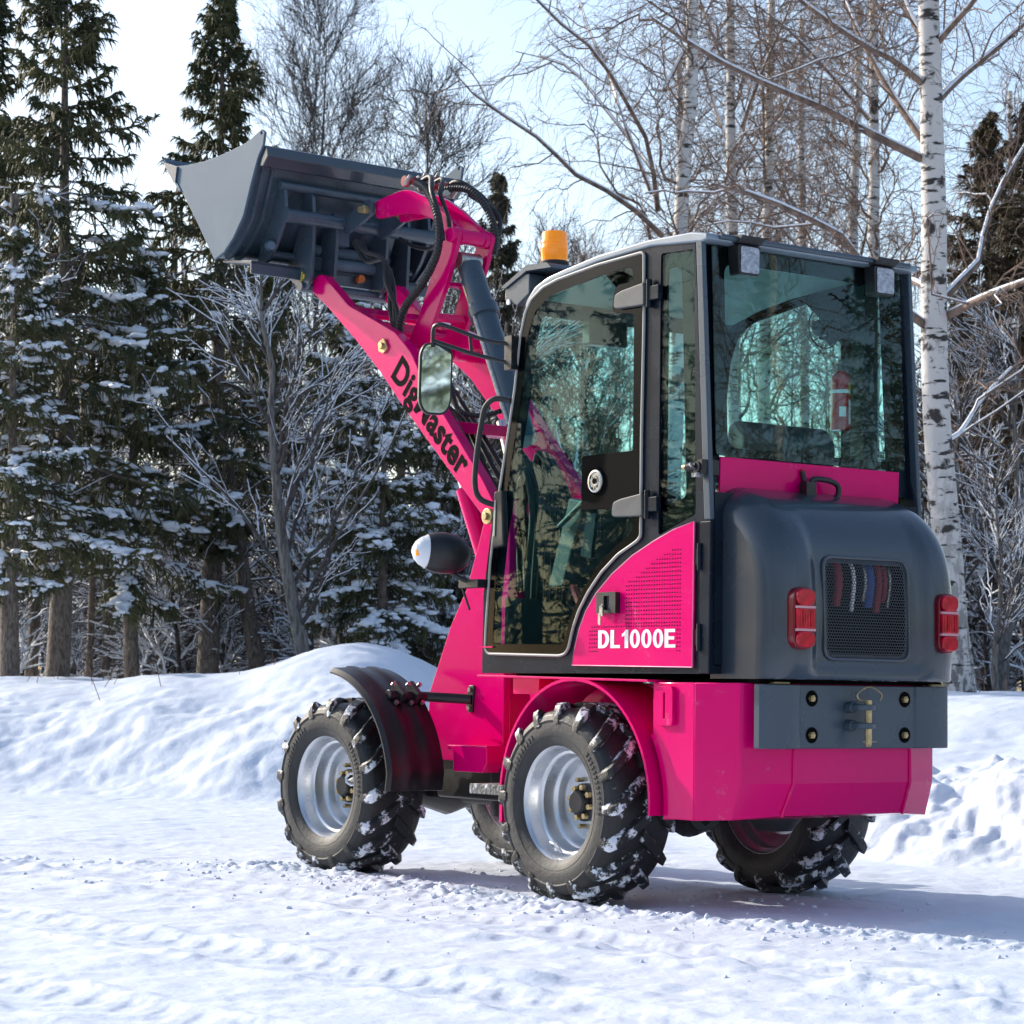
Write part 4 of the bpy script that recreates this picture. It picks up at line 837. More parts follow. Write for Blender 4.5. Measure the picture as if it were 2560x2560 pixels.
# wheel arches
for s in (1, -1):
    mb = MB(); A = np.linspace(R(-4), R(184), 40); v = []; f = []
    for a in A:
        for rr, yy in ((.470, .35), (.470, .605), (.482, .605), (.482, .35)):
            v.append((rr*math.cos(a), s*yy, CZ+.005+rr*math.sin(a)))
    for i in range(len(A)-1):
        for q in range(4): f.append((i*4+q, i*4+(q+1) % 4, i*4+4+(q+1) % 4, i*4+4+q))
    f += [(0, 1, 2, 3), tuple(4*len(A)-4+q for q in (3, 2, 1, 0))]
    mb.add(v, f); mb.box(.462, .480, min(s*.35, s*.605), max(s*.35, s*.605), .28, .36)
    mb.build('wheel_arch', M['pink'], LD, smooth=35)
    mb = MB(); mb.prism([(-.47, .36), (-.50, .36), (-.68, .36), (-.68, .84), (-.30, .84), (-.30, .78)], 'y', s*.335, s*.345)
    mb.build('arch_liner', M['pink'], LD)
# bumper
bp_ = [(-.925, .486), (-.955, .486), (-.975, .474), (-.983, .45), (-.983, .325), (-.975, .300), (-.966, .295)]
out = bp_+[(x, -y) for x, y in bp_[::-1]]
mb = MB(); mb.prism(out, 'z', .614, .850); bump = mb.build('bumper', M['grey'], LD, bevel=.008, segs=3)
mb = MB(); mb.box(-.968, -.964, -.302, -.297, .62, .845); mb.box(-.968, -.964, .297, .302, .62, .845); 
for y in (.2412, -.2412):
    for z in (.799, .664): mb.lathe([(0, -.0010), (.030, -.0010)], (-.9662, y-.006, z), axis='x', k=24, sgn=1)
split_build(mb, 'bolt_recess', M['ink'], bump)
for y in (.2412, -.2412):
    for z in (.799, .664):
        mb = MB(); mb.cyl((-.966, y, z), (-.982, y, z), .0135, k=6); mb.cyl((-.980, y, z), (-.986, y, z), .008, k=12)
        mb.build('bolt', M['gold'], bump, bevel=.002)
for z in (.768, .700):
    mb = MB(); mb.prism(fillet([(-.966, .075), (-1.045, .060), (-1.06, .02), (-1.045, -.025), (-.966, -.04)], .02), 'z', z-.011, z+.011); mb.cyl((-.966, .05, z), (-1.00, .05, z), .022, k=16)
    mb.build('tow_jaw', M['grey'], bump, bevel=.004)
mb = MB(); mb.cyl((-1.035, .012, .632), (-1.035, .012, .795), .013, k=8); mb.cyl((-1.035, .012, .632), (-1.035, .012, .622), .013, .008, k=8); mb.tube([(-1.04, .045, .641), (-1.04, -.025, .641)], .0022, 6); mb.build('tow_pin', M['gold'], bump)
mb = MB(); mb.tube(spline([(-1.035, -.045, .792), (-1.035, -.058, .812), (-1.035, -.045, .826), (-1.035, -.01, .842), (-1.035, .02, .843), (-1.035, .055, .828), (-1.035, .070, .812), (-1.035, .056, .796), (-1.035, .012, .790)], 5), .0032, 6); mb.build('pin_handle', M['gold'], bump, smooth=60)
mb = MB(); mb.box(-.96, -.93, .34, .42, .8505, .858); mb.box(-.96, -.93, -.47, -.40, .8505, .858); split_build(mb, 'rubber_pad', mat('pale_pad', (.6, .5, .25), .6), bump)

mb = MB(); mb.box(-.945, -.45, -.47, .47, .8535, .8665); mb.box(-.45, .60, -.44, .44, .866, .884); mb.build('gap_shade_filler', M['ink'], LD)  # added black boxes that stand in for shade in the gaps under hood and cab
# ---- hood: one moulded shell with cheeks and a sunken middle
prof = np.array(spline([(-.690, 1.592), (-.74, 1.583), (-.81, 1.560), (-.885, 1.520), (-.950, 1.462), (-1.000, 1.390), (-1.030, 1.31), (-1.046, 1.22), (-1.052, 1.10), (-1.050, .98), (-1.046, .92), (-1.036, .885), (-1.02, .868)], 5))
def hood_pt(i, t):
    """i index on profile, t in 0..1 across half width from centre to side"""
    x, z = prof[i]; Y = .49; r = .13; y = t*Y
    d = 0.0
    if y > Y-r:
        q = (y-(Y-r))/r; d = r*(1-math.sqrt(max(0, 1-q*q)))
    nx, nz = (prof[min(i+1, len(prof)-1)]-prof[max(i-1, 0)]); L = math.hypot(nx, nz); nx, nz = -nz/L*-1, nx/L*-1
    # inward normal (towards +x, down)
    k = float(sstep((1.56-z)/.34))*float(1-sstep((abs(y)-.255)/.07)); k2 = k*(1.0-0.75*float(sstep((.945-z)/.07)))
    d2 = d*.85+.032*k2
    px, pz = x+abs(nx)*d2, z-abs(nz)*d2*.9
    pz = max(pz, .868)
    return (px, y, pz)
ts = list(np.linspace(0, .52, 22))+list(np.linspace(.54, .73, 8))+[.76, .79, .82, .85, .88, .91, .935, .955, .97, .982, .991, .997, 1.0]
npf = len(prof); cols = []
full_t = [-t for t in ts[::-1][:-1]]+ts
V = []; Fh = []
nc = len(full_t)
for i in range(npf):
    for t in full_t:
        p = hood_pt(i, abs(t)); V.append((p[0], p[1]*(1 if t >= 0 else -1), p[2]))
GY0, GY1, GZ0, GZ1 = -.215, .225, .945, 1.325
def in_grille(y, z, m=0.0):
    if not (GY0+m < y < GY1-m and GZ0+m < z < GZ1-m): return False
    r = .05; cy = min(max(y, GY0+m+r), GY1-m-r); cz = min(max(z, GZ0+m+r), GZ1-m-r)
    return math.hypot(y-cy, z-cz) < r or (cy == y or cz == z)
for i in range(npf-1):
    for j in range(nc-1):
        q = (i*nc+j, i*nc+j+1, (i+1)*nc+j+1, (i+1)*nc+j)
        c = np.mean([V[k] for k in q], 0)
        if c[0] < -.95 and in_grille(c[1], c[2], .016): continue
        Fh.append(q)
for s, j in ((1, nc-1), (-1, 0)):      # side walls
    base = len(V)
    for i in range(npf):
        p = V[i*nc+j]; V.append((-.688, p[1], max(p[2], .868)))
    mid_ = len(V)
    for i in range(npf-1):
        Fh.append((i*nc+j, (i+1)*nc+j, base+i+1, base+i))
hb = MB(); hb.add(V, Fh); hood = hb.build('hood', M['hood'], LD, smooth=50)
gx = max(V[i*nc+nc//2][0] for i in range(npf) if 1.0 < V[i*nc+nc//2][2] < 1.28)
# grille follows the shell
gv = []; gf = []; GN = 26
def shell_x(z, y):
    best = min(range(npf), key=lambda i: abs(hood_pt(i, abs(y)/.49)[2]-z)); lo = hood_pt(max(best-1, 0), abs(y)/.49); hi = hood_pt(min(best+1, npf-1), abs(y)/.49)
    t = (z-lo[2])/(hi[2]-lo[2]+1e-9); return lo[0]+(hi[0]-lo[0])*min(max(t, 0), 1)
outl = rrect(GY0, GY1, GZ0, GZ1, .05, 6)
gb = MB(); zs = np.linspace(GZ0, GZ1, GN); ys = np.linspace(GY0, GY1, 20)
gv = [(shell_x(z, y)-.004, y, z) for z in zs for y in ys]
gf = [(i*20+j, i*20+j+1, (i+1)*20+j+1, (i+1)*20+j) for i in range(GN-1) for j in range(19) if in_grille((ys[j]+ys[j+1])/2, (zs[i]+zs[i+1])/2)]
gb.add(gv, gf); grl = gb.build('grille', M['grille'], hood, smooth=80)
rimb = MB(); rimb.tube([(shell_x(p[1], p[0])-.004, p[0], p[1]) for p in outl], .0075, 8, closed=True); rimb.build('grille_frame', M['hood'], hood, smooth=60)
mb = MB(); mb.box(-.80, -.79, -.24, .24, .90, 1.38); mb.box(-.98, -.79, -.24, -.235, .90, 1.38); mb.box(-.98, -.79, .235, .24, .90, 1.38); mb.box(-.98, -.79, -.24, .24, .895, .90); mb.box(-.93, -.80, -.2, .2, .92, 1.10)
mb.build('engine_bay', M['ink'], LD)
for i, (y, mt_, r) in enumerate(((.20, 'hoseblue', .018), (.11, 'hosered', .016), (.03, 'white', .008), (-.03, 'steel', .007), (-.055, 'hoseblue', .018), (-.10, 'hosered', .014), (-.135, 'hosered', .010), (-.16, 'steel', .007))):
    mb = MB(); mb.tube(spline([(-.88, y, 1.37), (-.95, y-.004, 1.31), (-.965, y-.01, 1.24), (-.94, y-.02, 1.17-.02*(i % 3))], 5), r, 8); mb.build('cable', M[mt_], LD, smooth=60)
# tail lights
for s in (1, -1):
    y0 = s*.3735; mb = MB(); xx = shell_x(1.09, y0)
    mb.prism(rrect(y0-.052, y0+.052, .975, 1.205, .05, 6), 'x', xx-.022, xx+.03); tl = mb.build('tail_light', M['redd'], LD, bevel=.006, segs=3)
    for z0, z1 in ((1.135, 1.197), (1.052, 1.126), (.984, 1.043)):
        mb = MB(); mb.prism(rrect(y0-.044, y0+.044, z0, z1, .03 if z1 != 1.126 else .006, 6), 'x', xx-.036, xx-.020); mb.build('lens', M['red'], tl, bevel=.006, segs=3)
        if z1 == 1.126:
            mb = MB()
            for k in range(6): mb.tube([(xx-.0365, y0-.032+k*.0128, 1.058), (xx-.0365, y0-.032+k*.0128, 1.120)], .0032, 6)
            mb.build('lens_rib', M['red'], tl, smooth=60)
    mb = MB(); mb.prism(rrect(y0-.046, y0+.046, 1.126, 1.135, .003), 'x', xx-.033, xx-.02); mb.prism(rrect(y0-.046, y0+.046, 1.043, 1.052, .003), 'x', xx-.033, xx-.02); split_build(mb, 'divider', mat('lens_divider', (.65, .3, .35), .2, coat=.8), tl)

# ---- cab shell
door = [(.477, 2.051), (.441, 2.275), (.409, 2.368), (.370, 2.418), (.291, 2.458), (.192, 2.478), (-.068, 2.503), (-.345, 2.514), (-.358, 2.505), (-.362, 2.25), (-.353, 1.80), (-.353, 1.411), (-.330, 1.393), (-.214, 1.346), (-.111, 1.279), (-.028, 1.203), (.029, 1.132), (.064, 1.067), (.080, 1.021), (.093, .985), (.115, .962), (.150, .955), (.637, .965), (.661, .985), (.657, 1.068), (.633, 1.343), (.592, 1.56)]
panel = [(-.672, 1.454), (-.551, 1.428), (-.434, 1.389), (-.305, 1.338), (-.184, 1.272), (-.081, 1.196), (-.019, 1.128), (.022, 1.058), (.048, .988), (.066, .916), (-.667, .908)]
outer = [(.692, .885), (.690, 1.206), (.642, 1.48), (.592, 1.66), (.497, 2.051), (.462, 2.275), (.425, 2.39), (.375, 2.445), (.27, 2.485), (.15, 2.502), (-.067, 2.528), (-.377, 2.545), (-.652, 2.53), (-.705, 1.70), (-.752, 1.56), (-.750, .885)]
quarter = fillet([(-.452, 2.495), (-.648, 2.485), (-.668, 1.480), (-.45, 1.410)], .015)
doorS = fillet(door, .012, 3)
frame_bot = None
cabf = MB()
for s in (1, -1):
    a, b = (.525, .549) if s > 0 else (-.549, -.525)
    cabf.plate(outer, [inset(doorS, .022), quarter, inset(panel, .02)], a, b)
# pillars and cross members
cabf.prism([(-.60, 2.535), (-.652, 2.535), (-.66, 2.46), (-.61, 2.46)], 'y', -.525, .525)
cabf.prism([(.34, 2.42), (.40, 2.36), (.425, 2.39), (.37, 2.447)], 'y', -.525, .525)
cabf.box(-.75, .69, -.525, .525, .885, .915); cabf.box(-.755, -.70, -.53, .53, .92, 1.56)
for s in (1, -1):
    cabf.prism([(-.652, 2.53), (-.705, 1.60), (-.655, 1.60), (-.602, 2.53)], 'y', min(s*.462, s*.5249), max(s*.462, s*.5249))
    cabf.prism([(.69, .915), (.690, 1.206), (.642, 1.48), (.592, 1.66), (.497, 2.051), (.462, 2.275), (.425, 2.39), (.385, 2.36), (.42, 2.26), (.455, 2.05), (.55, 1.66), (.60, 1.48), (.645, 1.2), (.645, .915)], 'y', min(s*.485, s*.5249), max(s*.485, s*.5249))
    cabf.box(-.45, -.36, min(s*.505, s*.5249), max(s*.505, s*.5249), 1.40, 2.51)
cab = cabf.build('cab_frame', M['frame'], LD, bevel=.003)
for s in (1, -1):
    mb = MB(); mb.plate([(x, z) for x, z in [(-.700, 2.53), (-.662, 2.53), (-.722, 1.456), (-.762, 1.456)]], [], min(s*.535, s*.556), max(s*.535, s*.556)); mb.build('corner_post', M['grey'], LD, bevel=.006)
    mb = MB(); mb.prism([(-.750, .885), (-.750, 1.45), (-.790, 1.45), (-.775, .885)] if False else [(-.700, .885), (-.700, 1.452), (-.762, 1.452), (-.755, .885)], 'y', min(s*.54, s*.556), max(s*.54, s*.556)); mb.build('lower_post', M['frame'], LD, bevel=.005)
# rear plane: pink panel below the glass
mb = MB(); mb.prism([(-.705, 1.700), (-.700, 1.56), (-.712, 1.56), (-.7165, 1.699)], 'y', -.47, .47); rp_ = mb.build('rear_panel', M['pink'], LD, bevel=.003)
mb = MB(); mb.prism([(-.668, 2.49), (-.700, 1.703), (-.712, 1.703), (-.680, 2.49)], 'y', -.495, .495); 
rg = MB(); rgf = mb
def lerp_rear(z): return -.712+(z-1.703)/(2.49-1.703)*(.032)
rg = MB(); O_ = fillet([(-.497, 1.703), (.497, 1.703), (.497, 2.505), (-.497, 2.505)], .02); I_ = fillet([(-.435, 1.735), (.435, 1.735), (.435, 2.44), (-.435, 2.44)], .05)
rg.plate(O_, [I_], 0, .006, axis='x'); rg.v = [(lerp_rear(p[2])-p[0], p[1], p[2]) for p in rg.v]; rw = rg.build('rear_window', M['blackg'], LD)
g = MB(); g.prism(O_, 'x', .001, .005); g.v = [(lerp_rear(p[2])-.007-p[0], p[1], p[2]) for p in g.v]; g.build('pane', M['glass_rear'], rw)
# side quarter windows
for s in (1, -1):
    g = MB(); g.prism(quarter, 'y', s*.540, s*.544); g.build('quarter_window', M['glass'], LD)
    g = MB(); g.plate(quarter, [fillet([(-.475, 2.43), (-.560, 2.43), (-.60, 1.55), (-.47, 1.52)], .03)], s*.5335, s*.5365); g.build('window_border', M['blackg'], LD)
# windscreen
fr = [(.36, 2.44), (.412, 2.375), (.452, 2.27), (.487, 2.05), (.583, 1.66), (.632, 1.48), (.680, 1.206), (.682, .92)]
fro = [(x+.004, z+.001) for x, z in fr]
g = MB(); g.prism(fr+fro[::-1], 'y', -.484, .484); g.build('windscreen', M['glass'], LD, smooth=40)
# doors
for s in (1, -1):
    dr = MB(); hole = inset(doorS, .040)
    ii = fillet([(.425, 2.06), (.395, 2.26), (.345, 2.365), (.25, 2.415), (-.07, 2.455), (-.285, 2.468), (-.295, 2.41), (-.18, 2.40), (-.16, 2.30), (-.30, 2.28), (-.300, 1.43), (-.19, 1.375), (-.08, 1.30), (.01, 1.21), (.075, 1.12), (.13, 1.0), (.61, 1.005), (.60, 1.20), (.585, 1.34), (.53, 1.60)], .025, 4)
    dr.plate(doorS, [ii], s*.550, s*.556); dd = dr.build('door', M['blackg'], LD)
    g = MB(); g.prism(inset(doorS, .004), 'y', s*.5515, s*.5555) if False else g.prism(inset(ii, -.002), 'y', s*.5515, s*.5550); g.build('pane', M['glass'], dd)
    t = MB(); tp = [(x, s*.556, z) for x, z in doorS]; t.tube(tp, .0062, 8, closed=True); t.build('trim', M['trim'], dd, smooth=60)
    for zt, dz in ((2.345, 0), (1.530, 0)):
        t = MB(); poly = fillet([(-.198, zt-.030), (-.205, zt+.018), (-.25, zt+.030), (-.385, zt+.045), (-.388, zt-.045), (-.215, zt-.040)], .014); t.prism(poly, 'y', s*.558, s*.580); hg = t.build('hinge', mat('hinge_cover', (.075, .080, .085), .5, spec=.3, var=.2, vscale=20), dd, bevel=.006, segs=3)
        t = MB(); t.cyl((-.402, s*.566, zt-.055), (-.402, s*.566, zt+.055), .012, k=14); t.box(-.465, -.402, min(s*.55, s*.572), max(s*.55, s*.572), zt-.028, zt+.028); t.build('hinge_pin', M['frame'], hg, bevel=.003)
    t = MB(); t.prism(fillet([(.575, 1.635), (.520, 1.640), (.505, 1.41), (.585, 1.40)], .012), 'y', s*.556, s*.585); hd = t.build('door_handle', M['black'], dd, bevel=.007, segs=3)
    t = MB(); t.prism(fillet([(.566, 1.60), (.556, 1.60), (.562, 1.45), (.574, 1.45)], .004), 'y', s*.5855, s*.589); t.build('handle_edge', M['trim'], hd)
    t = MB(); t.prism(rrect(-.335, .020, 1.530, 1.745, .018), 'y', s*.5553, s*.5562); lkp = t.build('lock_plate', M['ink'], dd)
    t = MB(); t.lathe([(.0, .008), (.018, .009), (.022, .005), (.034, .005), (.038, .010), (.045, .008), (.048, 0)], (-.075, s*.5565, 1.640), k=36, sgn=s); ds = t.build('round_cover', mat('satin_disc', (.42, .42, .41), .25, metal=.95, var=.2, vscale=30), dd, smooth=40)
    t = MB(); t.lathe([(.048, 0), (.052, .007), (.056, 0)], (-.075, s*.5565, 1.640), k=36, sgn=s)
    for ax_, az_ in ((0, 0), (.025, .015), (-.02, -.022), (.012, -.028)): t.lathe([(0, .0118), (.006 if ax_ else .012, .0118)], (-.075+ax_, s*.5565, 1.640+az_), k=10, sgn=s)
    t.build('cover_screw', M['ink'], ds)
# pink side panels
for s in (1, -1):
    t = MB(); t.prism(fillet(panel, .006, 2), 'y', s*.5492, s*.561); sp_ = t.build('side_panel', M['pink'], LD, bevel=.003)
    t = MB(); t.tube([(x, s*.5595, z) for x, z in inset(panel, .001)], .0028, 6, closed=True); t.build('edge_trim', mat('pale_edge', (.75, .25, .4), .4), sp_, smooth=60)
    t = MB(); pts = []
    for r_ in range(18):
        z = 1.350-r_*.0160
        xl = -.538 if r_ == 0 else max(-9, [-.538, -.505, -.46, -.425, -.385, -.355, -.325, -.290][min(r_, 7)] if r_ < 8 else -.272)
        x = -.596
        while x <= xl+.001: pts.append((x, z)); x += .0152
    for x in np.arange(-.596, -.06, .0152): pts.append((x, 1.066))
    for r_ in range(1, 7):
        for k in range(4): pts.append((-.049-r_*.000-k*.0152, 1.066-r_*.0158)); 
        for k in range(2): pts.append((-.596+k*.0152, 1.066-r_*.0158))
    for x, z in pts: t.lathe([(0, .0006), (.0036, .0006)], (x, s*.561, z), k=8, sgn=s)
    t.build('vent_hole', M['ink'], sp_)
    t = MB(); t.plate(rrect(-.238, -.118, 1.117, 1.200, .006), [rrect(-.200, -.165, 1.130, 1.185, .004)], s*.561, s*.586); lb = t.build('lock_box', M['black'], sp_, bevel=.004)
    t = MB(); t.box(-.199, -.166, min(s*.561, s*.57), max(s*.561, s*.57), 1.131, 1.184); t.build('lock_face', M['dirty'], lb)
    t = MB(); t.obox((-.17, s*.600, 1.125), [(1, 0, .2), (0, 1, .3), (0, 0, 1)], (.010, .003, .018)); t.tube([(-.17, s*.592, 1.15), (-.172, s*.602, 1.14)], .006, 8); t.obox((-.160, s*.602, 1.095), [(1, 0, .3), (0, 1, 0), (0, 0, 1)], (.007, .0015, .022)); t.build('key', M['steel'], lb)
    for z0 in (1.32, 1.02):
        t = MB(); t.cyl((-.703, s*.560, z0-.05), (-.703, s*.560, z0+.05), .009, k=10); t.box(-.70, -.685, min(s*.551, s*.563), max(s*.551, s*.563), z0-.03, z0+.03); t.build('panel_hinge', M['frame'], sp_, smooth=40)
    t = MB(); cur = 0.0; SX = .462/4.30; SZ = .070
    def el(cx_, cy_, rx, ry, a0=0, a1=360, n=20): return [(cx_+rx*math.cos(R(q)), cy_+ry*math.sin(R(q))) for q in np.linspace(a0, a1, n, endpoint=(a1-a0 < 360))]
    GL = {'D': (.64, [(0, 0), (.26, 0)]+el(.26, .5, .38, .5, -85, 85, 12)+[(.26, 1), (0, 1)], [[(.2, .17), (.26, .17)]+el(.26, .5, .17, .33, -80, 80, 9)+[(.26, .83), (.2, .83)]]),
          'L': (.54, [(0, 0), (.54, 0), (.54, .17), (.2, .17), (.2, 1), (0, 1)], []), '1': (.42, [(.2, 0), (.40, 0), (.40, 1), (.24, 1), (.17, .86), (.04, .77), (.04, .62), (.2, .70)], []),
          '0': (.57, el(.285, .5, .285, .515), [el(.285, .5, .10, .355)]), 'E': (.58, [(0, 0), (.58, 0), (.58, .17), (.2, .17), (.2, .43), (.52, .43), (.52, .60), (.2, .60), (.2, .83), (.56, .83), (.56, 1), (0, 1)], [])}
    for ch in 'DL1000E':
        wd_, o_, h_ = GL[ch]; q = MB(); q.plate(o_, h_, 0, .0012); base_ = len(t.v)
        t.add([((-.104 if s > 0 else -.566)-s*(cur+p[0])*SX, s*(.5612+p[1]), .983+p[2]*SZ) for p in q.v], q.f); cur += wd_+.075
    t.build('lettering', M['white'], sp_)
# roof
rt = [(.415, 2.392), (.400, 2.420), (.345, 2.468), (.258, 2.497), (.148, 2.514), (-.067, 2.541), (-.377, 2.558), (-.640, 2.552), (-.730, 2.535)]
rb = [(-.735, 2.512), (-.70, 2.505), (-.40, 2.530), (-.07, 2.514), (.148, 2.487), (.25, 2.471), (.33, 2.442), (.385, 2.400), (.400, 2.385)]
mb = MB(); mb.prism(rt+rb, 'y', -.558, .558); rf = mb.build('roof', mat('roof_grey_paint', (.20, .25, .30), .35, coat=.4, var=.1, vscale=4), LD, bevel=.012, segs=3)
mb = MB(); mb.prism([(.33, 2.425), (.15, 2.472), (-.07, 2.500), (-.4, 2.516), (-.64, 2.50), (-.64, 2.49), (-.4, 2.500), (-.07, 2.480), (.15, 2.452), (.32, 2.41)], 'y', -.50, .50); mb.build('roof_lining', M['lining'], LD, smooth=40)
mb = MB(); mb.tube([(-.738, -.50, 2.527), (-.738, .50, 2.527)], .011, 12); mb.build('gutter', M['grey'], rf, smooth=60)
# rear work lights
for s in (1, -1):
    y = .3625 if s > 0 else -.354
    mb = MB(); mb.prism(fillet([(y-.050, 2.392), (y+.050, 2.392), (y+.056, 2.46), (y+.058, 2.508), (y-.058, 2.508), (y-.056, 2.46)], .012), 'x', -.690, -.752); wl = mb.build('work_light', M['black'], LD, bevel=.006, segs=3)
    mb = MB(); mb.prism(rrect(y-.046, y+.046, 2.400, 2.500, .010), 'x', -.7525, -.757); mb.build('lens', M['lens'], wl, bevel=.002)
    mb = MB(); mb.prism(fillet([(-.66, 2.548), (-.775, 2.538), (-.775, 2.530), (-.75, 2.512), (-.72, 2.510), (-.66, 2.54)], .004), 'y', y-.058, y+.058); mb.tube([(-.735, y+.068, 2.50), (-.735, y+.064, 2.53), (-.70, y+.05, 2.535)], .004, 6); mb.build('bracket', M['blackm'], wl, bevel=.004)
# front lamps on the roof
for s in (1, -1):
    y0, y1 = (.36, .50) if s > 0 else (-.50, -.36)
    mb = MB(); mb.prism(fillet([(.650, 2.505), (.470, 2.580), (.330, 2.572), (.30, 2.548), (.47, 2.555), (.62, 2.500)], .004), 'y', y0-.01, y1+.01); fl = mb.build('front_work_light', M['grey'], LD, bevel=.005)
    mb = MB(); mb.prism(fillet([(.635, 2.497), (.622, 2.452), (.545, 2.418), (.46, 2.46), (.46, 2.545), (.49, 2.548)], .01), 'y', y0, y1); mb.tube([(.40, (y0+y1)/2, 2.44), (.46, (y0+y1)/2, 2.50)], .02, 8); mb.build('housing', M['blackm'] if False else M['grey'], fl, bevel=.006)
    mb = MB(); mb.box(.637, .642, y0+.01, y1-.01, 2.455, 2.495); mb.build('lens', M['lens'], fl)
    mb = MB(); mb.cyl((.60, y1, 2.44), (.60, y1+.008, 2.44), .012, k=10); mb.build('knob', M['white'], fl)
# beacon
bx, by = .45, .380
mb = MB(); mb.lathe([(0, 0), (.058, 0), (.062, .01), (.062, .028), (.057, .034), (0, .034)], (bx, by, 2.572), axis='z', k=36); mb.box(bx-.05, bx+.03, by-.03, by+.03, 2.50, 2.575); mb.cyl((bx-.13, by, 2.49), (bx-.02, by, 2.56), .014, k=10)
bc = mb.build('beacon', M['blackm'], LD, smooth=35)
mb = MB(); mb.lathe([(.056, 0), (.057, .045), (.0585, .048), (.0585, .060), (.057, .063), (.056, .075), (.058, .077), (.058, .084), (.0555, .087), (.054, .118), (.046, .127), (0, .129)], (bx, by, 2.604), axis='z', k=48); mb.build('amber_dome', M['amber'], bc, smooth=40)
# small fittings
mb = MB(); mb.box(-.72, -.62, -.60, -.552, 1.62, 1.675); mb.build('side_marker', M['black'], LD, bevel=.006)
mb = MB(); mb.cyl((-.715, .556, 1.652), (-.715, .592, 1.652), .021, k=16); mb.cyl((-.715, .585, 1.655), (-.665, .592, 1.655), .016, k=12); mb.box(-.742, -.718, .50, .585, 1.625, 1.68); st_ = mb.build('strut_mount', M['black'], LD, smooth=35)
mb = MB(); mb.cyl((-.665, .592, 1.655), (-.645, .594, 1.655), .012, .009, k=12); mb.build('strut_cap', M['gold'], st_, smooth=40)
mb = MB(); mb.tube([(-.70, .59, 1.655), (-.705, .59, 1.66)], .02, 10); mb.box(-.73, -.70, .556, .60, 1.615, 1.63); mb.build('snowy_clamp', M['dirty'], st_)
mb = MB(); mb.tube(spline([(-.72, .045, 1.565), (-.755, .045, 1.60), (-.758, .040, 1.635), (-.765, -.02, 1.638), (-.768, -.075, 1.625), (-.765, -.092, 1.60), (-.76, -.085, 1.575), (-.765, -.04, 1.562), (-.77, .02, 1.562)], 5), .011, 10); mb.box(-.775, -.735, .035, .085, 1.562, 1.625); mb.tube([(-.73, .055, 1.63), (-.722, .060, 1.668)], .010, 8)
lt = mb.build('rear_latch', M['black'], LD, smooth=50)
mb = MB(); mb.cyl((-.722, .060, 1.668), (-.730, .060, 1.668), .009, k=10); mb.build('latch_bolt', M['hosered'], lt)
mb = MB(); mb.box(.60, .695, .56, .565, .990, .996); mb.build('door_stop', M['pink'], LD)

# ---- step
mb = MB(); mb.box(.43, .665, .46, .625, .388, .430); mb.box(.44, .62, .30, .46, .40, .42); mb.build('step', M['dirty'], LD, bevel=.004)

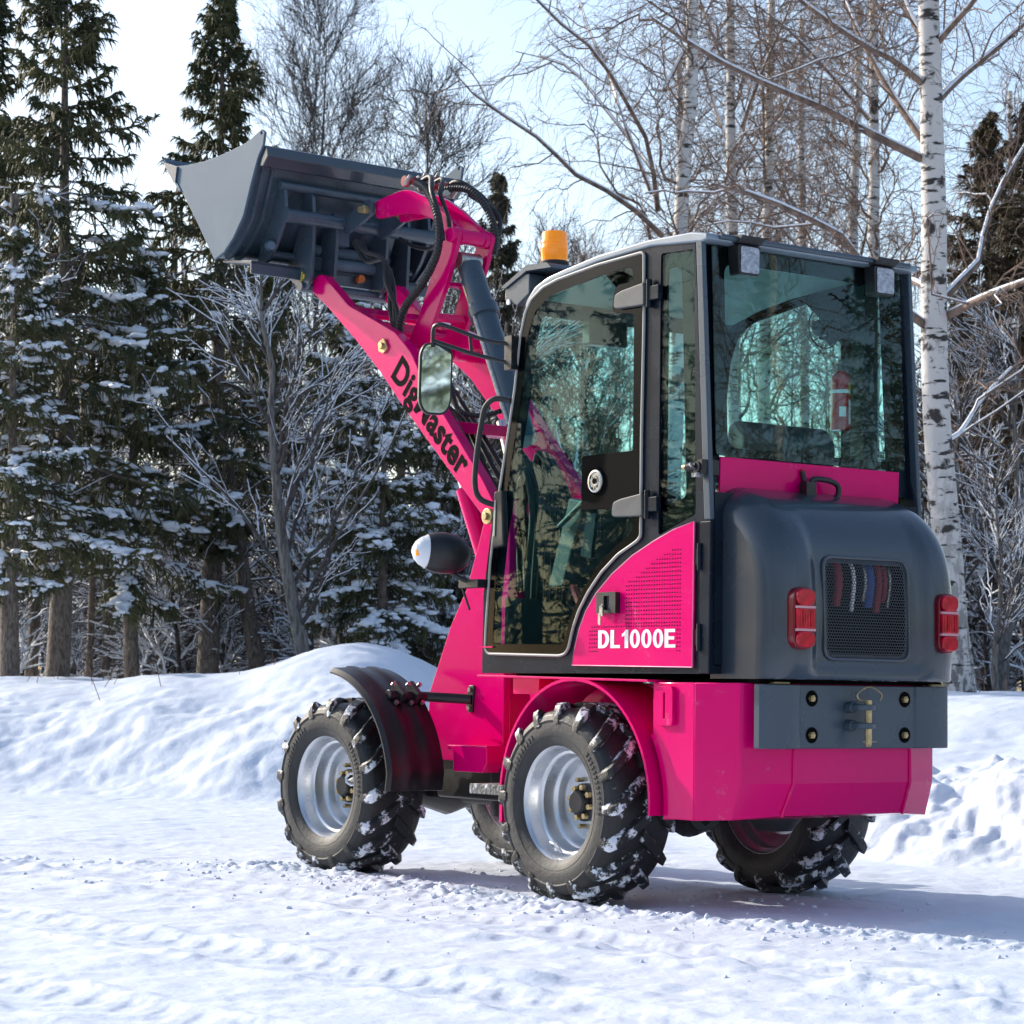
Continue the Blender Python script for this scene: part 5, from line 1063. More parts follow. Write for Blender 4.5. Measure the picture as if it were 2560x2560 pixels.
# ---- mirrors, grab handles, headlamp pods
for s in (1, -1):
    mx, my, mz = .735, s*.775, 2.110
    nrm = np.array([-.93, s*.30, -.06]); nrm /= np.linalg.norm(nrm); tx = np.cross([0, 0, 1], nrm); tx /= np.linalg.norm(tx); up = np.cross(nrm, tx)
    def mp(a, b, d): return tuple(np.array([mx, my, mz])+tx*a+up*b+nrm*d)
    ol = fillet([(-.050, .145), (.050, .145), (.072, .105), (.072, -.105), (.045, -.155), (-.045, -.155), (-.072, -.105), (-.072, .105)], .03, 4)
    mb = MB(); n = len(ol); back = inset(ol, .015)
    v = [mp(a, b, .0) for a, b in ol]+[mp(a, b, -.022) for a, b in ol]+[mp(a, b, -.040) for a, b in back]
    f = [tuple(range(n)), tuple(range(2*n, 3*n))[::-1]]+[(i, (i+1) % n, n+(i+1) % n, n+i) for i in range(n)]+[(n+i, n+(i+1) % n, 2*n+(i+1) % n, 2*n+i) for i in range(n)]
    mb.add(v, f); mo = mb.build('mirror', M['black'], LD, bevel=.004, segs=3)
    mb = MB(); gl = inset(ol, .009); mb.add([mp(a, b, .001) for a, b in gl]+[mp(a, b, .0025) for a, b in gl], [tuple(range(n)), tuple(range(n, 2*n))]); mb.build('mirror_glass', M['mirror'], mo)
    mb = MB(); mb.tube(spline([(.490, s*.580, 2.245), (.56, s*.66, 2.262), (.66, s*.775, 2.318), (.70, s*.80, 2.325), (.725, s*.80, 2.30), (.730, s*.795, 2.235)], 6), .0085, 8)
    mb.tube([(.490, s*.580, 2.165), (.60, s*.69, 2.205), (.725, s*.795, 2.262)], .0085, 8); mb.tube([(.60, s*.700, 2.285), (.60, s*.69, 2.205)], .007, 8); mb.box(.455, .505, min(s*.552, s*.592), max(s*.552, s*.592), 2.135, 2.275)
    mb.build('mirror_bracket', M['black'], mo, smooth=40)
    mb = MB(); mb.tube(spline([(.50, s*.56, 2.010), (.555, s*.60, 2.020), (.600, s*.615, 1.99), (.618, s*.62, 1.93), (.645, s*.625, 1.79), (.655, s*.625, 1.67), (.640, s*.61, 1.61), (.60, s*.575, 1.585), (.575, s*.545, 1.580)], 6), .012, 12); mb.build('grab_handle', M['blackm'], LD, smooth=60)
    cx, cy, cz = .78, s*.695, 1.383
    mb = MB(); ax = np.array([.30, s*.95, 0.07]); ax /= np.linalg.norm(ax); pts = []; rs = []
    for t, r in ((-.122, .012), (-.115, .035), (-.09, .062), (-.05, .082), (0, .088), (.04, .084), (.075, .072)): pts.append(np.array([cx, cy, cz])+ax*t); rs.append(r)
    mb.tube(pts, .05, 24, rs=rs); pod = mb.build('headlamp', M['black'], LD, smooth=45)
    mb = MB(); pts = []; rs = []
    for t, r in ((.072, .071), (.10, .058), (.122, .038), (.134, .014)): pts.append(np.array([cx, cy, cz])+ax*t); rs.append(r)
    mb.tube(pts, .05, 24, rs=rs); mb.build('lens', M['clear'], pod, smooth=45)
    mb = MB(); q = np.array([cx, cy, cz])+ax*.125+np.array([-.03, 0, -.012]); mb.tube([q-np.array([.0, 0, .012]), q+np.array([0, 0, .012])], .012, 10); mb.build('amber_bulb', M['amber'], pod, smooth=40)
    mb = MB(); mb.tube(spline([(.78, s*.66, 1.31), (.76, s*.63, 1.285), (.74, s*.585, 1.268), (.69, s*.55, 1.265)], 5), .011, 8); mb.box(.66, .80, min(s*.545, s*.60), max(s*.545, s*.60), 1.240, 1.275); mb.tube(spline([(.80, s*.64, 1.32), (.81, s*.60, 1.30), (.80, s*.57, 1.22), (.80, s*.54, 1.15)], 5), .006, 6); mb.build('lamp_bracket', M['black'], pod, bevel=.004)

# ---- front frame tower
tw = [(.93, 1.64), (.96, 1.675), (1.03, 1.68), (1.10, 1.60), (1.16, 1.44), (1.237, 1.259), (1.349, 1.097), (1.50, .80), (1.52, .50), (.96, .50), (.96, .86), (.93, 1.3)]
mb = MB()
for s in (1, -1): mb.prism(tw, 'y', min(s*.20, s*.24), max(s*.20, s*.24))
mb.prism([(1.30, 1.15), (1.33, 1.12), (1.47, .82), (1.44, .82)], 'y', -.20, .20); mb.prism([(1.00, .52), (1.02, .52), (1.02, 1.25), (1.00, 1.25)], 'y', -.20, .20); mb.box(.96, 1.5, -.2, .2, .50, .53)
mb.prism([(.92, .575), (1.20, .575), (1.20, .55), (1.16, .555), (1.16, .46), (.95, .46), (.92, .50)], 'y', .24, .36); mb.prism([(.92, .575), (1.20, .575), (1.20, .46), (.95, .46), (.92, .50)], 'y', -.36, -.24)
mb.box(.74, .96, -.10, .10, .78, .84); mb.box(.74, .96, -.10, .10, .50, .58)
tower = mb.build('front_frame', M['pink'], LD, bevel=.006, front=True)
mb = MB(); mb.cyl((.7676, 0, .44), (.7676, 0, .87), .035, k=20); mb.build('articulation_pin', M['steel'], LD, smooth=40)
# interior hoses of the tower
rng = random.Random(5)
for k in range(9):
    y = -.15+k*.036; mb = MB(); mb.tube(spline([(1.10+rng.uniform(-.02, .02), y, 1.0), (1.12, y, 1.35), (1.16+rng.uniform(-.02, .03), y*.9, 1.60), (1.12, y*.8, 1.80+rng.uniform(-.08, .08)), (1.02, y*.7, 1.78), (.94, y*.8, 1.60), (.93, y, 1.3), (.95, y, .95)], 6), .014, 8); mb.build('hydraulic_hose', M['rubber'], LD, smooth=60, front=True)
# front fenders with strut
for s in (1, -1):
    A = np.linspace(R(97), R(172), 28); prof_ = [(.400, .0), (.408, .014), (.45, .016), (.462, .023), (.50, .023), (.512, .016), (.56, .016), (.572, .023), (.61, .023), (.622, .016), (.685, .014), (.70, -.004)]
    v = []; f = []; npr = len(prof_)
    ext = [(a, 0) for a in A]+[(A[-1], .04), (A[-1], .075)]
    for a, dz in ext:
        for th in (0, -.007):
            for y, h in prof_:
                r = .515+h+th; v.append((XF+r*math.cos(a)+(0.01*dz/.075), s*y, CZ+r*math.sin(a)-dz))
    m2 = 2*npr
    for i in range(len(ext)-1):
        b = i*m2
        for j in range(npr-1): f += [(b+j, b+j+1, b+m2+j+1, b+m2+j), (b+npr+j, b+m2+npr+j, b+m2+npr+j+1, b+npr+j+1)]
        f += [(b, b+m2, b+m2+npr, b+npr), (b+npr-1, b+2*npr-1, b+m2+2*npr-1, b+m2+npr-1)]
    for b in (0, (len(ext)-1)*m2):
        for j in range(npr-1): f.append((b+j, b+npr+j, b+npr+j+1, b+j+1))
    mb = MB(); mb.add(v, f); fe = mb.build('front_fender', mat('fender_plastic', (.010, .009, .010), .38, var=.25, vscale=5), LD, smooth=32, front=True)
    mb = MB(); mb.tube([(1.175, s*.25, .773), (1.305, s*.40, .782), (1.315, s*.60, .790)], .022, 12); mb.prism(fillet([(1.155, .835), (1.195, .835), (1.215, .76), (1.20, .715), (1.165, .715), (1.165, .76)], .012), 'y', min(s*.24, s*.252), max(s*.24, s*.252))
    for y in (.47, .55): mb.obox((1.305, s*y, .80), [(1, 0, .8), (0, 1, 0), (-.8, 0, 1)], (.045, .012, .03))
    fs = mb.build('strut', M['black'], fe, bevel=.004, front=True)
    mb = MB()
    for y in (.44, .50, .58):
        for x_, z_ in ((1.285, .752), (1.31, .83)): mb.cyl((x_, s*y, z_), (x_-.012, s*y, z_+.008), .010, k=8)
    mb.cyl((1.185, s*.252, .735), (1.185, s*.262, .735), .010, k=6); mb.cyl((1.180, s*.252, .815), (1.180, s*.262, .815), .010, k=6)
    split_build(mb, 'strut_bolt', M['steel'], fe, front=True)

# ---- lifting arms
aup = [(2.411, 2.816), (2.351, 2.817), (2.122, 2.636), (1.95, 2.555), (1.719, 2.449), (1.600, 2.35), (1.50, 2.21), (1.234, 1.925), (1.06, 1.74), (.965, 1.62)]
alo = [(.955, 1.55), (.98, 1.53), (1.036, 1.560), (1.417, 1.893), (1.677, 2.125), (1.85, 2.29), (2.044, 2.451), (2.30, 2.648), (2.44, 2.74), (2.455, 2.78)]
arm_poly = aup+alo
def bend(v, s):
    v = [list(p) for p in v]
    for p in v:
        k = float(sstep((p[0]-1.85)/.35)); p[1] -= s*.055*k; p[0] += .060*k
    return [tuple(p) for p in v]
def subdiv_poly(poly, d=.09):
    o = []
    for i in range(len(poly)):
        a, b = np.array(poly[i]), np.array(poly[(i+1) % len(poly)]); n = max(1, int(np.linalg.norm(b-a)/d))
        o += [tuple(a+(b-a)*k/n) for k in range(n)]
    return o
for s in (1, -1):
    mb = MB(); mb.prism(subdiv_poly(fillet(arm_poly, .02, 3), .05), 'y', min(s*.245, s*.30), max(s*.245, s*.30)); mb.v = bend(mb.v, s)
    arm = mb.build('lift_arm', M['pink'], LD, bevel=.005, front=True)
    mb = MB(); mb.cyl((.994, s*.225, 1.567), (.994, s*.322, 1.567), .036, k=24); mb.cyl((.994, s*.32, 1.567), (.994, s*.335, 1.567), .018, k=6); mb.build('pivot_pin', M['gold'], arm, bevel=.004, front=True)
    mb = MB(); mb.prism(fillet([(1.845, 2.418), (1.80, 2.435), (1.768, 2.385), (1.80, 2.36), (1.84, 2.375)], .012), 'y', min(s*.30, s*.312), max(s*.30, s*.312)); mb.cyl((1.808, s*.30, 2.397), (1.808, s*.325, 2.397), .016, k=8); mb.build('lever_pin', M['gold'], arm, bevel=.003, front=True)
    if s > 0: text_mesh('lettering', 'DigMaster', .122, .735, M['ink'], arm, (1.748, .3008, 2.252), (-.729, 0, -.684), (-.684, 0, .729), bold=.030, front=True)
    else: text_mesh('lettering', 'DigMaster', .108, .715, M['ink'], arm, (1.232, -.3008, 1.777), (.729, 0, .684), (-.684, 0, .729), bold=.030, front=True)
for q in (MB().box(2.06, 2.16, -.20, .20, 2.52, 2.56), MB().cyl((2.02, -.24, 2.50), (2.02, .24, 2.50), .030, k=16), MB().box(1.36, 1.46, -.245, .245, 1.97, 2.02), MB().cyl((1.808, -.25, 2.397), (1.808, .25, 2.397), .028, k=16), MB().obox((2.22, 0, 2.62), [(1, 0, .5), (0, 1, 0), (-.5, 0, 1)], (.05, .20, .012))): q.build('arm_cross_member', M['pink'], LD, bevel=.005, front=True)
# tilt levers (pair) and curved links (pair)
lev = [(1.895, 2.43), (1.84, 2.36), (1.78, 2.37), (1.70, 2.50), (1.60, 2.67), (1.525, 2.84), (1.50, 2.92), (1.545, 2.955), (1.60, 2.93), (1.655, 2.82), (1.72, 2.72), (1.80, 2.56)]
lev2 = lev
mb = MB()
for s in (1, -1): mb.prism(fillet(lev2, .03, 3), 'y', min(s*.085, s*.11), max(s*.085, s*.11))
mb.box(1.60, 1.66, -.085, .085, 2.68, 2.70); mb.cyl((1.545, -.13, 2.905), (1.545, .13, 2.905), .035, k=18); mb.box(1.69, 1.76, -.085, .085, 2.535, 2.565)
lever = mb.build('tilt_lever', M['pink'], LD, bevel=.004, front=True)
lk = [(2.215, 3.165), (2.12, 3.178), (2.00, 3.190), (1.93, 3.180), (1.816, 3.132), (1.70, 3.065), (1.60, 2.99), (1.52, 2.935), (1.50, 2.89), (1.53, 2.86), (1.60, 2.875), (1.66, 2.94), (1.74, 3.01), (1.83, 3.045), (1.955, 3.073), (2.10, 3.078), (2.20, 3.080)]
for s in (1, -1):
    mb = MB(); mb.prism(fillet(lk, .02, 3), 'y', min(s*.055, s*.082), max(s*.055, s*.082)); mb.build('tilt_link', M['pink'], LD, bevel=.004, front=True)
    mb = MB(); rng = random.Random(9)
    for k in range(5):
        p = np.array([1.93-k*.028, s*.075+rng.uniform(-.02, .02), 3.20-k*.012]); q = p+np.array([rng.uniform(-.04, -.01), rng.uniform(-.03, .03), rng.uniform(-.005, .035)]); mb.cyl(p, q, .013, k=8); mb.cyl(q, q+(q-p)*.3, .017, k=6)
    mb.build('hose_fitting', M['steel'], LD, bevel=.002, front=True)
    mb = MB(); mb.lathe([(0, -.012), (.026, -.012), (.028, 0), (.026, .012), (0, .012)], (1.955, s*.085, 3.225), k=16); mb.cyl((1.93, s*.06, 3.215), (1.86, s*.10, 3.215), .015, k=8); mb.build('hose_cap', M['hosered'], LD, smooth=40, front=True)
mb = MB(); mb.cyl((1.545, 0, 2.86), (1.70, 0, 2.62), .0, k=4) if False else None
# tilt cylinder, grey
mb = MB(); c0 = np.array([1.575, 0, 2.80]); c1 = np.array([1.03, 0, 1.72]); dv = (c1-c0)/np.linalg.norm(c1-c0)
mb = MB(); mb.cyl(c0+dv*.03, c0+dv*.98, .058, k=24); mb.cyl(c0+dv*.26, c0+dv*.31, .072, k=24); tc_ = mb.build('tilt_cylinder', M['grey'], LD, smooth=35, front=True)
mb = MB(); mb.cyl(c0-dv*.02, c0+dv*.05, .035, k=16); mb.cyl(c0+np.array([0, -.06, 0]), c0+np.array([0, .06, 0]), .04, k=16); mb.tube([c0+dv*.3+[.03, .06, .05], c0+dv*.6+[.03, .06, .05], c0+dv*.95+[.03, .06, .05]], .011, 8); mb.build('cylinder_eye', M['steel'], tc_, smooth=35, front=True)
# lift cylinders between the arms
for s in (1, -1):
    a = np.array([1.12, s*.12, 1.15]); b = np.array([1.52, s*.17, 2.06]); d = (b-a)
    mb = MB(); mb.cyl(a, a+d*.62, .045, k=20); lc = mb.build('lift_cylinder', M['pink'], LD, smooth=35, front=True)
    mb = MB(); mb.cyl(a+d*.6, b, .024, k=16); mb.build('piston_rod', M['silver'], lc, smooth=35, front=True)
# hoses
def corr(pts, r, name='corrugated_hose', n=8):
    P = spline(pts, n); L = [0]
    for a, b in zip(P[:-1], P[1:]): L.append(L[-1]+np.linalg.norm(b-a))
    N = int(L[-1]/.008); Q = []; rs = []
    Pn = np.array(P)
    for k in range(N):
        d = L[-1]*k/(N-1); Q.append(np.array([np.interp(d, L, Pn[:, c]) for c in range(3)])); rs.append(r*(1.0 if k % 2 else .80))
    mb = MB(); mb.tube(Q, r, 10, rs=rs); return mb.build(name, M['rubber'], LD, smooth=20, front=True)
corr([(1.86, .09, 3.205), (1.72, .13, 3.14), (1.62, .155, 3.03), (1.585, .16, 2.93), (1.60, .16, 2.82), (1.70, .16, 2.70), (1.84, .16, 2.60), (1.90, .15, 2.50), (1.89, .14, 2.42)], .021)
corr([(1.86, -.07, 3.195), (1.70, -.09, 3.17), (1.60, -.11, 3.09), (1.545, -.12, 3.00), (1.52, -.12, 2.92), (1.53, -.12, 2.84)], .019)
corr([(1.70, .19, 2.30), (1.58, .20, 2.20), (1.40, .21, 2.03), (1.22, .21, 1.83), (1.10, .20, 1.65), (1.05, .19, 1.45)], .020)
corr([(1.56, .10, 2.22), (1.46, .14, 2.10), (1.38, .15, 2.06), (1.30, .10, 2.05), (1.25, .02, 2.08)], .013)
for off in ((0, 0), (.03, .02), (-.02, .04)):
    mb = MB(); mb.tube(spline([(2.30+off[0], .10+off[1], 2.98), (2.22, .10+off[1], 2.90-off[0]), (2.08, .12, 2.86), (2.00, .12+off[1], 2.74), (1.97+off[0], .13, 2.60), (1.92, .14, 2.47), (1.82, .14, 2.40), (1.72, .16, 2.33)], 6), .012, 8); mb.build('hydraulic_hose', M['rubber'], LD, smooth=60, front=True)
mb = MB(); mb.tube(spline([(2.28, -.12, 3.02), (2.15, -.12, 2.96), (2.0, -.10, 2.93), (1.80, 0, 2.93), (1.66, .10, 2.94)], 6), .010, 8); mb.build('hydraulic_hose', M['rubber'], LD, smooth=60, front=True)
mb = MB(); mb.tube(spline([(1.70, -.10, 3.15), (1.58, -.17, 3.05), (1.56, -.17, 2.95), (1.62, -.16, 2.85)], 6), .014, 8); mb.build('hydraulic_hose', M['rubber'], LD, smooth=60, front=True)
for y0_, y1_, r_ in ((.05, .15, .013), (-.02, .10, .011), (-.12, -.17, .013)):
    mb = MB(); mb.tube(spline([(1.90, y0_, 3.21), (1.78, y0_+.02, 3.22), (1.66, y1_, 3.12), (1.60, y1_, 3.00), (1.57, y1_, 2.88)], 6), r_, 8); mb.build('hydraulic_hose', M['rubber'], LD, smooth=60, front=True)
for k in range(4):
    mb = MB(); mb.tube(spline([(1.74-k*.02, .05+k*.03, 2.33), (1.62, .02+k*.035, 2.18-k*.02), (1.45, .03+k*.03, 2.02), (1.26, .04+k*.03, 1.83-k*.03), (1.14, .02+k*.04, 1.66), (1.08, k*.04, 1.50)], 6), .012, 8); mb.build('hydraulic_hose', M['rubber'], LD, smooth=60, front=True)
for k, (x_, y_, z_) in enumerate(((1.90, .03, 3.22), (1.88, -.03, 3.225), (1.93, .10, 3.205), (1.93, -.10, 3.20), (1.70, .15, 2.36), (1.66, .12, 2.32))):
    mb = MB(); mb.cyl((x_, y_, z_), (x_-.03, y_+.01, z_+.02), .014, k=6); mb.cyl((x_-.03, y_+.01, z_+.02), (x_-.05, y_+.015, z_+.03), .010, k=8); mb.build('hose_fitting', M['steel'], LD, bevel=.002, front=True)
# silver lift rod hints under the arm
mb = MB(); mb.cyl((1.62, .20, 2.14), (1.16, .20, 1.70), .010, k=10); mb.build('feedback_rod', M['silver'], LD, smooth=40, front=True)

# ---- quick hitch
hp = fillet([(2.485, 3.235), (2.440, 3.20), (2.425, 3.06), (2.44, 2.82), (2.455, 2.775), (2.485, 2.750), (2.525, 2.750), (2.57, 2.775), (2.67, 2.845), (2.60, 2.95), (2.53, 3.10), (2.52, 3.22)], .012, 3)
mb = MB()
for y in (.285, .150, -.150, -.285): mb.prism(hp if abs(y) > .2 else [(x+.0, z) for x, z in fillet([(2.455, 3.14), (2.425, 3.10), (2.425, 3.0), (2.445, 2.80), (2.475, 2.755), (2.53, 2.755), (2.60, 2.82), (2.56, 3.0), (2.52, 3.12)], .012, 3)], 'y', y-.009, y+.009)
hpo = fillet([(2.60, 3.375), (2.56, 3.33), (2.515, 3.255), (2.47, 3.235), (2.455, 3.13), (2.475, 3.04), (2.53, 2.955), (2.60, 2.885), (2.70, 2.86), (2.66, 3.0), (2.62, 3.15), (2.63, 3.36)], .012, 3)
for y in (.43, -.43): mb.prism(hpo, 'y', y-.009, y+.009)
mb.tube([(2.435, -.45, 3.085), (2.435, .45, 3.085)], .034, 20); mb.tube([(2.475, -.46, 3.235), (2.475, .46, 3.235)], .022, 16); mb.box(2.55, 2.58, -.43, .43, 3.17, 3.20)
mb.tube([(2.515, -.31, 2.762), (2.515, .31, 2.762)], .026, 16); mb.tube([(2.60, -.44, 2.92), (2.60, .44, 2.92)], .020, 12)
for y in (.105, -.105): mb.prism(fillet([(2.19, 3.17), (2.235, 3.175), (2.42, 3.12), (2.43, 3.04), (2.40, 3.03), (2.30, 3.06), (2.19, 3.10)], .015, 3), 'y', y-.009, y+.009)
mb.box(2.55, 2.575, -.28, .28, 2.80, 2.93)
qh = mb.build('quick_hitch', M['grey'], LD, bevel=.004, front=True)
mb = MB(); mb.cyl((2.235, .075, 3.125), (2.235, .14, 3.125), .022, k=6); mb.cyl((2.235, -.14, 3.125), (2.235, -.075, 3.125), .022, k=6); mb.cyl((2.275, .10, 3.13), (2.275, .132, 3.13), .016, k=10); split_build(mb, 'hitch_bolt', M['gold'], qh, bevel=.003, front=True)
mb = MB(); 
for s in (1, -1): mb.tube([(2.50, s*.297, 2.80), (2.49, s*.299, 2.82), (2.505, s*.299, 2.835), (2.515, s*.297, 2.80), (2.51, s*.297, 2.775)], .006, 6)
split_build(mb, 'linch_pin', mat('yellow_zinc', (.55, .45, .08), .4, metal=.5), qh, smooth=40, front=True)
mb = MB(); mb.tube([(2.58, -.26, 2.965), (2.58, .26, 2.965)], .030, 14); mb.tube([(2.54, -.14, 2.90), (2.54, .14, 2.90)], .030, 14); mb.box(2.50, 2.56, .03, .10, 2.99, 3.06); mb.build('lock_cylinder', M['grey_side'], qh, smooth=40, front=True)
mb = MB(); mb.cyl((2.53, -.05, 2.84), (2.50, -.05, 2.84), .02, k=12); mb.build('hose_coupling', mat('orange_cap', (.5, .12, .01), .5), qh, front=True)
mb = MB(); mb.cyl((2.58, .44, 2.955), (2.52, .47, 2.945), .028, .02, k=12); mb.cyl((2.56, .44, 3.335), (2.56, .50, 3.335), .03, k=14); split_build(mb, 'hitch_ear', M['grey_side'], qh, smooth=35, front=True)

# ---- bucket
tip, ear, heel = (3.318, 3.455), (2.425, 3.465), (2.831, 2.904)
sp = [(3.318, 3.455), (3.285, 3.437), (3.119, 3.416), (2.93, 3.408), (2.738, 3.417), (2.547, 3.438), (2.455, 3.470), (2.425, 3.478), (2.398, 3.462), (2.410, 3.40), (2.455, 3.345), (2.515, 3.22), (2.575, 3.08), (2.66, 2.985), (2.745, 2.925), (2.831, 2.900), (3.165, 3.310)]
bk = None
floor_in = [(3.318, 3.457), (2.850, 2.915), (2.80, 2.908), (2.72, 2.940), (2.66, 2.990), (2.585, 3.085), (2.525, 3.22), (2.470, 3.345), (2.440, 3.405)]
off = []
for i, p in enumerate(floor_in):
    a = np.array(floor_in[max(i-1, 0)]); b = np.array(floor_in[min(i+1, len(floor_in)-1)]); t = (b-a)/np.linalg.norm(b-a); off.append((p[0]-t[1]*-.012, p[1]-t[0]*.012))
mb = MB(); mb.prism(floor_in+off[::-1], 'y', -.588, .588)
bk = mb.build('bucket', M['grey'], LD, smooth=30, front=True)
mb = MB(); mb.prism([(2.440, 3.405), (2.395, 3.395), (2.385, 3.345), (2.43, 3.30), (2.48, 3.31)], 'y', -.588, .588); mb.build('top_beam', M['hood'], bk, bevel=.006, front=True)
for s in (1, -1):
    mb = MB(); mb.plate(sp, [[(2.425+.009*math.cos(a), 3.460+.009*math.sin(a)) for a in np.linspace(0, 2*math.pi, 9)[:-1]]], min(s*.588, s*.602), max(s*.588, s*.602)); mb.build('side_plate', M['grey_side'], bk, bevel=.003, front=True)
    mb = MB(); mb.prism([(3.345, 3.480), (3.318, 3.463), (3.19, 3.42), (3.205, 3.34), (3.225, 3.345)], 'y', min(s*.602, s*.612), max(s*.602, s*.612)); mb.build('corner_guard', M['grey'], bk, bevel=.003, front=True)
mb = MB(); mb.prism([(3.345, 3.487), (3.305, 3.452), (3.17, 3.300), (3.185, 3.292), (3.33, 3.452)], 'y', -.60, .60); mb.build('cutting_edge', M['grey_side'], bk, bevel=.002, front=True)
for y in (.555, .50, -.50, -.555):
    mb = MB(); mb.prism([(2.47, 3.31), (2.50, 3.225), (2.56, 3.07), (2.655, 2.965), (2.74, 2.905), (2.80, 2.90), (2.80, 2.925), (2.74, 2.95), (2.66, 3.01), (2.59, 3.10), (2.52, 3.25), (2.49, 3.33)], 'y', y-.006, y+.006); mb.build('back_rib', M['grey'], bk, front=True)
mb = MB(); mb.box(2.50, 2.82, -.588, .588, 2.86, 2.888) if False else mb.prism([(2.80, 2.897), (2.70, 2.885), (2.54, 2.862), (2.54, 2.845), (2.70, 2.870), (2.80, 2.885)], 'y', -.57, .57); mb.prism([(2.54, 2.80), (2.555, 2.80), (2.555, 2.862), (2.54, 2.862)], 'y', -.57, .57); mb.build('bottom_skid', M['grey'], bk, bevel=.003, front=True)

# ---- cab interior
mb = MB(); mb.prism(fillet([(-.58, 1.50), (-.57, 1.40), (-.05, 1.36), (-.02, 1.42), (-.05, 1.47), (-.42, 1.50), (-.50, 1.86), (-.56, 1.87), (-.62, 1.80)], .04), 'y', -.23, .25); seat = mb.build('seat', M['seat'], LD, bevel=.03, segs=4)
mb = MB(); mb.box(-.56, -.06, -.24, .26, 1.05, 1.38); mb.box(-.69, .10, -.50, .50, .92, 1.12); mb.prism([(-.69, 1.1), (-.30, 1.1), (-.30, 1.32), (-.40, 1.42), (-.69, 1.45)], 'y', -.50, .50); mb.build('seat_box', M['interior'], LD, bevel=.01)
mb = MB(); mb.box(-.45, .05, -.42, -.27, 1.42, 1.56); mb.prism([(.50, 1.25), (.60, 1.25), (.46, 1.62), (.36, 1.60)], 'y', -.28, .28); mb.box(.10, .66, -.50, .50, .915, .93); mb.build('console', M['interior'], LD, bevel=.015)
mb = MB(); mb.box(.62, .645, .0, .47, .93, 1.20); mb.build('kick_panel', M['interior'], LD)
mb = MB(); mb.tube([(.58, 0, 1.05), (.36, 0, 1.62)], .028, 10); mb.build('steering_column', M['interior'], LD, smooth=40)
mb = MB(); cc = np.array([.34, 0, 1.66]); nn = np.array([-.36, 0, .93]); aa = np.array([0, 1., 0]); bb = np.cross(nn, aa)
mb.tube([cc+.17*(math.cos(q)*aa+math.sin(q)*bb) for q in np.linspace(0, 2*math.pi, 29)[:-1]], .013, 8, closed=True)
for q in (0.5, 2.6, 4.7): mb.tube([cc, cc+.165*(math.cos(q)*aa+math.sin(q)*bb)], .010, 6)
mb.build('steering_wheel', M['black'], LD, smooth=60)
mb = MB(); mb.tube([(-.02, -.34, 1.55), (0.0, -.34, 1.72)], .012, 8); mb.tube([(.0, -.34, 1.70), (.005, -.34, 1.76), (.01, -.34, 1.80)], .03, 12, rs=[.018, .03, .02]); mb.build('joystick', M['black'], LD, smooth=60)
mb = MB(); mb.tube([(.50, .30, 1.50), (-.12, .30, 1.86)], .011, 8); mb.build('inner_grab_bar', M['interior'], LD, smooth=60)
mb = MB(); fc = np.array([-.42, -.34, 2.30])
for rr, dx in ((.085, 0), (.06, -.03), (.03, -.04)): mb.tube([fc+[dx, rr*math.cos(q), rr*math.sin(q)] for q in np.linspace(0, 2*math.pi, 25)[:-1]], .003, 6, closed=True)
for q in np.linspace(0, 2*math.pi, 9)[:-1]: mb.tube([fc+[-.04, .01*math.cos(q), .01*math.sin(q)], fc+[-.03, .06*math.cos(q), .06*math.sin(q)], fc+[0, .085*math.cos(q), .085*math.sin(q)]], .002, 5)
mb.cyl(fc+[.03, 0, 0], fc+[-.02, 0, 0], .035, k=14); mb.tube([fc, fc+[0.05, -.14, -.02]], .012, 8)
for q in (0, 2.1, 4.2): mb.obox(fc+[-.01, .045*math.cos(q), .045*math.sin(q)], [(1, .3, 0), (0, math.cos(q), math.sin(q)), (0, -math.sin(q), math.cos(q))], (.002, .03, .018))
mb.build('cab_fan', M['black'], LD, smooth=40)
mb = MB(); mb.box(.30, .36, .10, .30, 2.25, 2.36); mb.build('sun_visor', M['black'], LD, bevel=.01)
mb = MB(); mb.prism(fillet([(.10, 1.53), (.16, 1.53), (.20, 1.36), (.13, 1.35)], .01), 'y', .40, .42); mb.build('hand_rest', M['interior'], LD)
mb = MB(); mb.obox((.18, .45, 1.20), [(1, 0, 1.6), (0, 1, 0), (-1.6, 0, 1)], (.05, .012, .010)); mb.build('park_brake_lever', M['hosered'], LD)
mb = MB(); mb.tube([(.36, .20, 1.45), (.33, .22, 1.64)], .008, 8); mb.tube([(.33, .22, 1.63), (.328, .222, 1.655), (.325, .224, 1.68)], .02, 12, rs=[.012, .024, .012]); mb.build('control_lever', M['interior'], LD, smooth=50)
mb = MB(); mb.tube([(.30, -.22, 1.45), (.26, -.22, 1.66)], .008, 8); mb.tube([(.262, -.22, 1.65), (.26, -.22, 1.675), (.258, -.22, 1.70)], .02, 12, rs=[.012, .024, .012]); mb.build('control_lever', M['black'], LD, smooth=50)
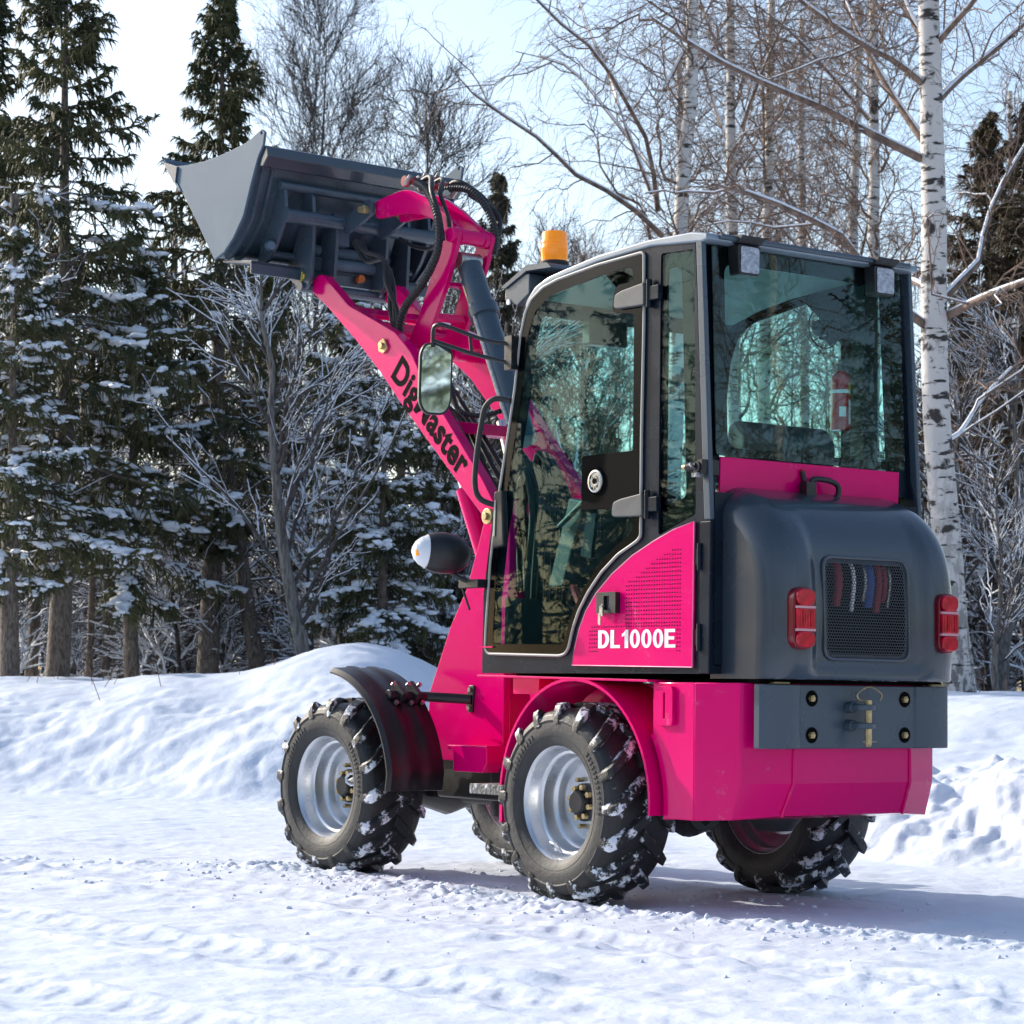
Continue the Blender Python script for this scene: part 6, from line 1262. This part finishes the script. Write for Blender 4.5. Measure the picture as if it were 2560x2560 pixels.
mb = MB(); mb.prism(fillet([(-.30, 1.55), (.02, 1.55), (.06, 1.60), (.02, 1.63), (-.30, 1.61)], .02), 'y', -.36, -.30); mb.build('armrest', M['seat'], LD, bevel=.012)
# far-side pole that carries the extinguisher
mb = MB(); mb.box(-.545, -.47, -.52, -.44, 1.45, 2.47); mb.build('inner_post', M['interior'], LD)

# fire extinguisher, a thing of its own inside the cab
FE = empty('fire_extinguisher', (-.485, -.37, 1.875), 'small red fire extinguisher with yellow and white labels behind the rear window of the cab', 'fire extinguisher')
WORLD[FE.name] = Vector((-.485, -.37, 1.875))
fx, fy = -.485, -.37
mb = MB(); mb.lathe([(0, 0), (.038, .002), (.040, .01), (.040, .20), (.036, .222), (.022, .238), (.014, .245), (0, .245)], (fx, fy, 1.875), axis='z', k=28); mb.build('cylinder_body', mat('extinguisher_red', (.50, .012, .015), .3, coat=.5), FE, smooth=40)
mb = MB(); mb.cyl((fx, fy, 2.115), (fx, fy, 2.145), .016, k=12); mb.box(fx-.045, fx+.02, fy-.008, fy+.008, 2.14, 2.150); mb.box(fx-.045, fx+.01, fy-.007, fy+.007, 2.156, 2.163); mb.build('valve', M['black'], FE, bevel=.003)
mb = MB(); mb.lathe([(.0405, .150), (.0408, .152), (.0408, .162), (.0405, .164)], (fx, fy, 1.875), axis='z', k=28); mb.build('strap', M['white'], FE)
def arc_label(name, a0, a1, z0, z1, m_):
    v = []; f = []; A = np.linspace(R(a0), R(a1), 9)
    for a in A: v += [(fx+.0406*math.cos(a), fy+.0406*math.sin(a), z0), (fx+.0406*math.cos(a), fy+.0406*math.sin(a), z1)]
    for i in range(8): f.append((2*i, 2*i+2, 2*i+3, 2*i+1))
    mb = MB(); mb.add(v, f); mb.build(name, m_, FE, smooth=80)
YL = mat('yellow_label', (.7, .55, .03), .5)
arc_label('label', 190, 245, 2.02, 2.07, YL); arc_label('label', 190, 245, 1.90, 2.0, M['white']); arc_label('label', 130, 170, 1.93, 1.97, M['white'])
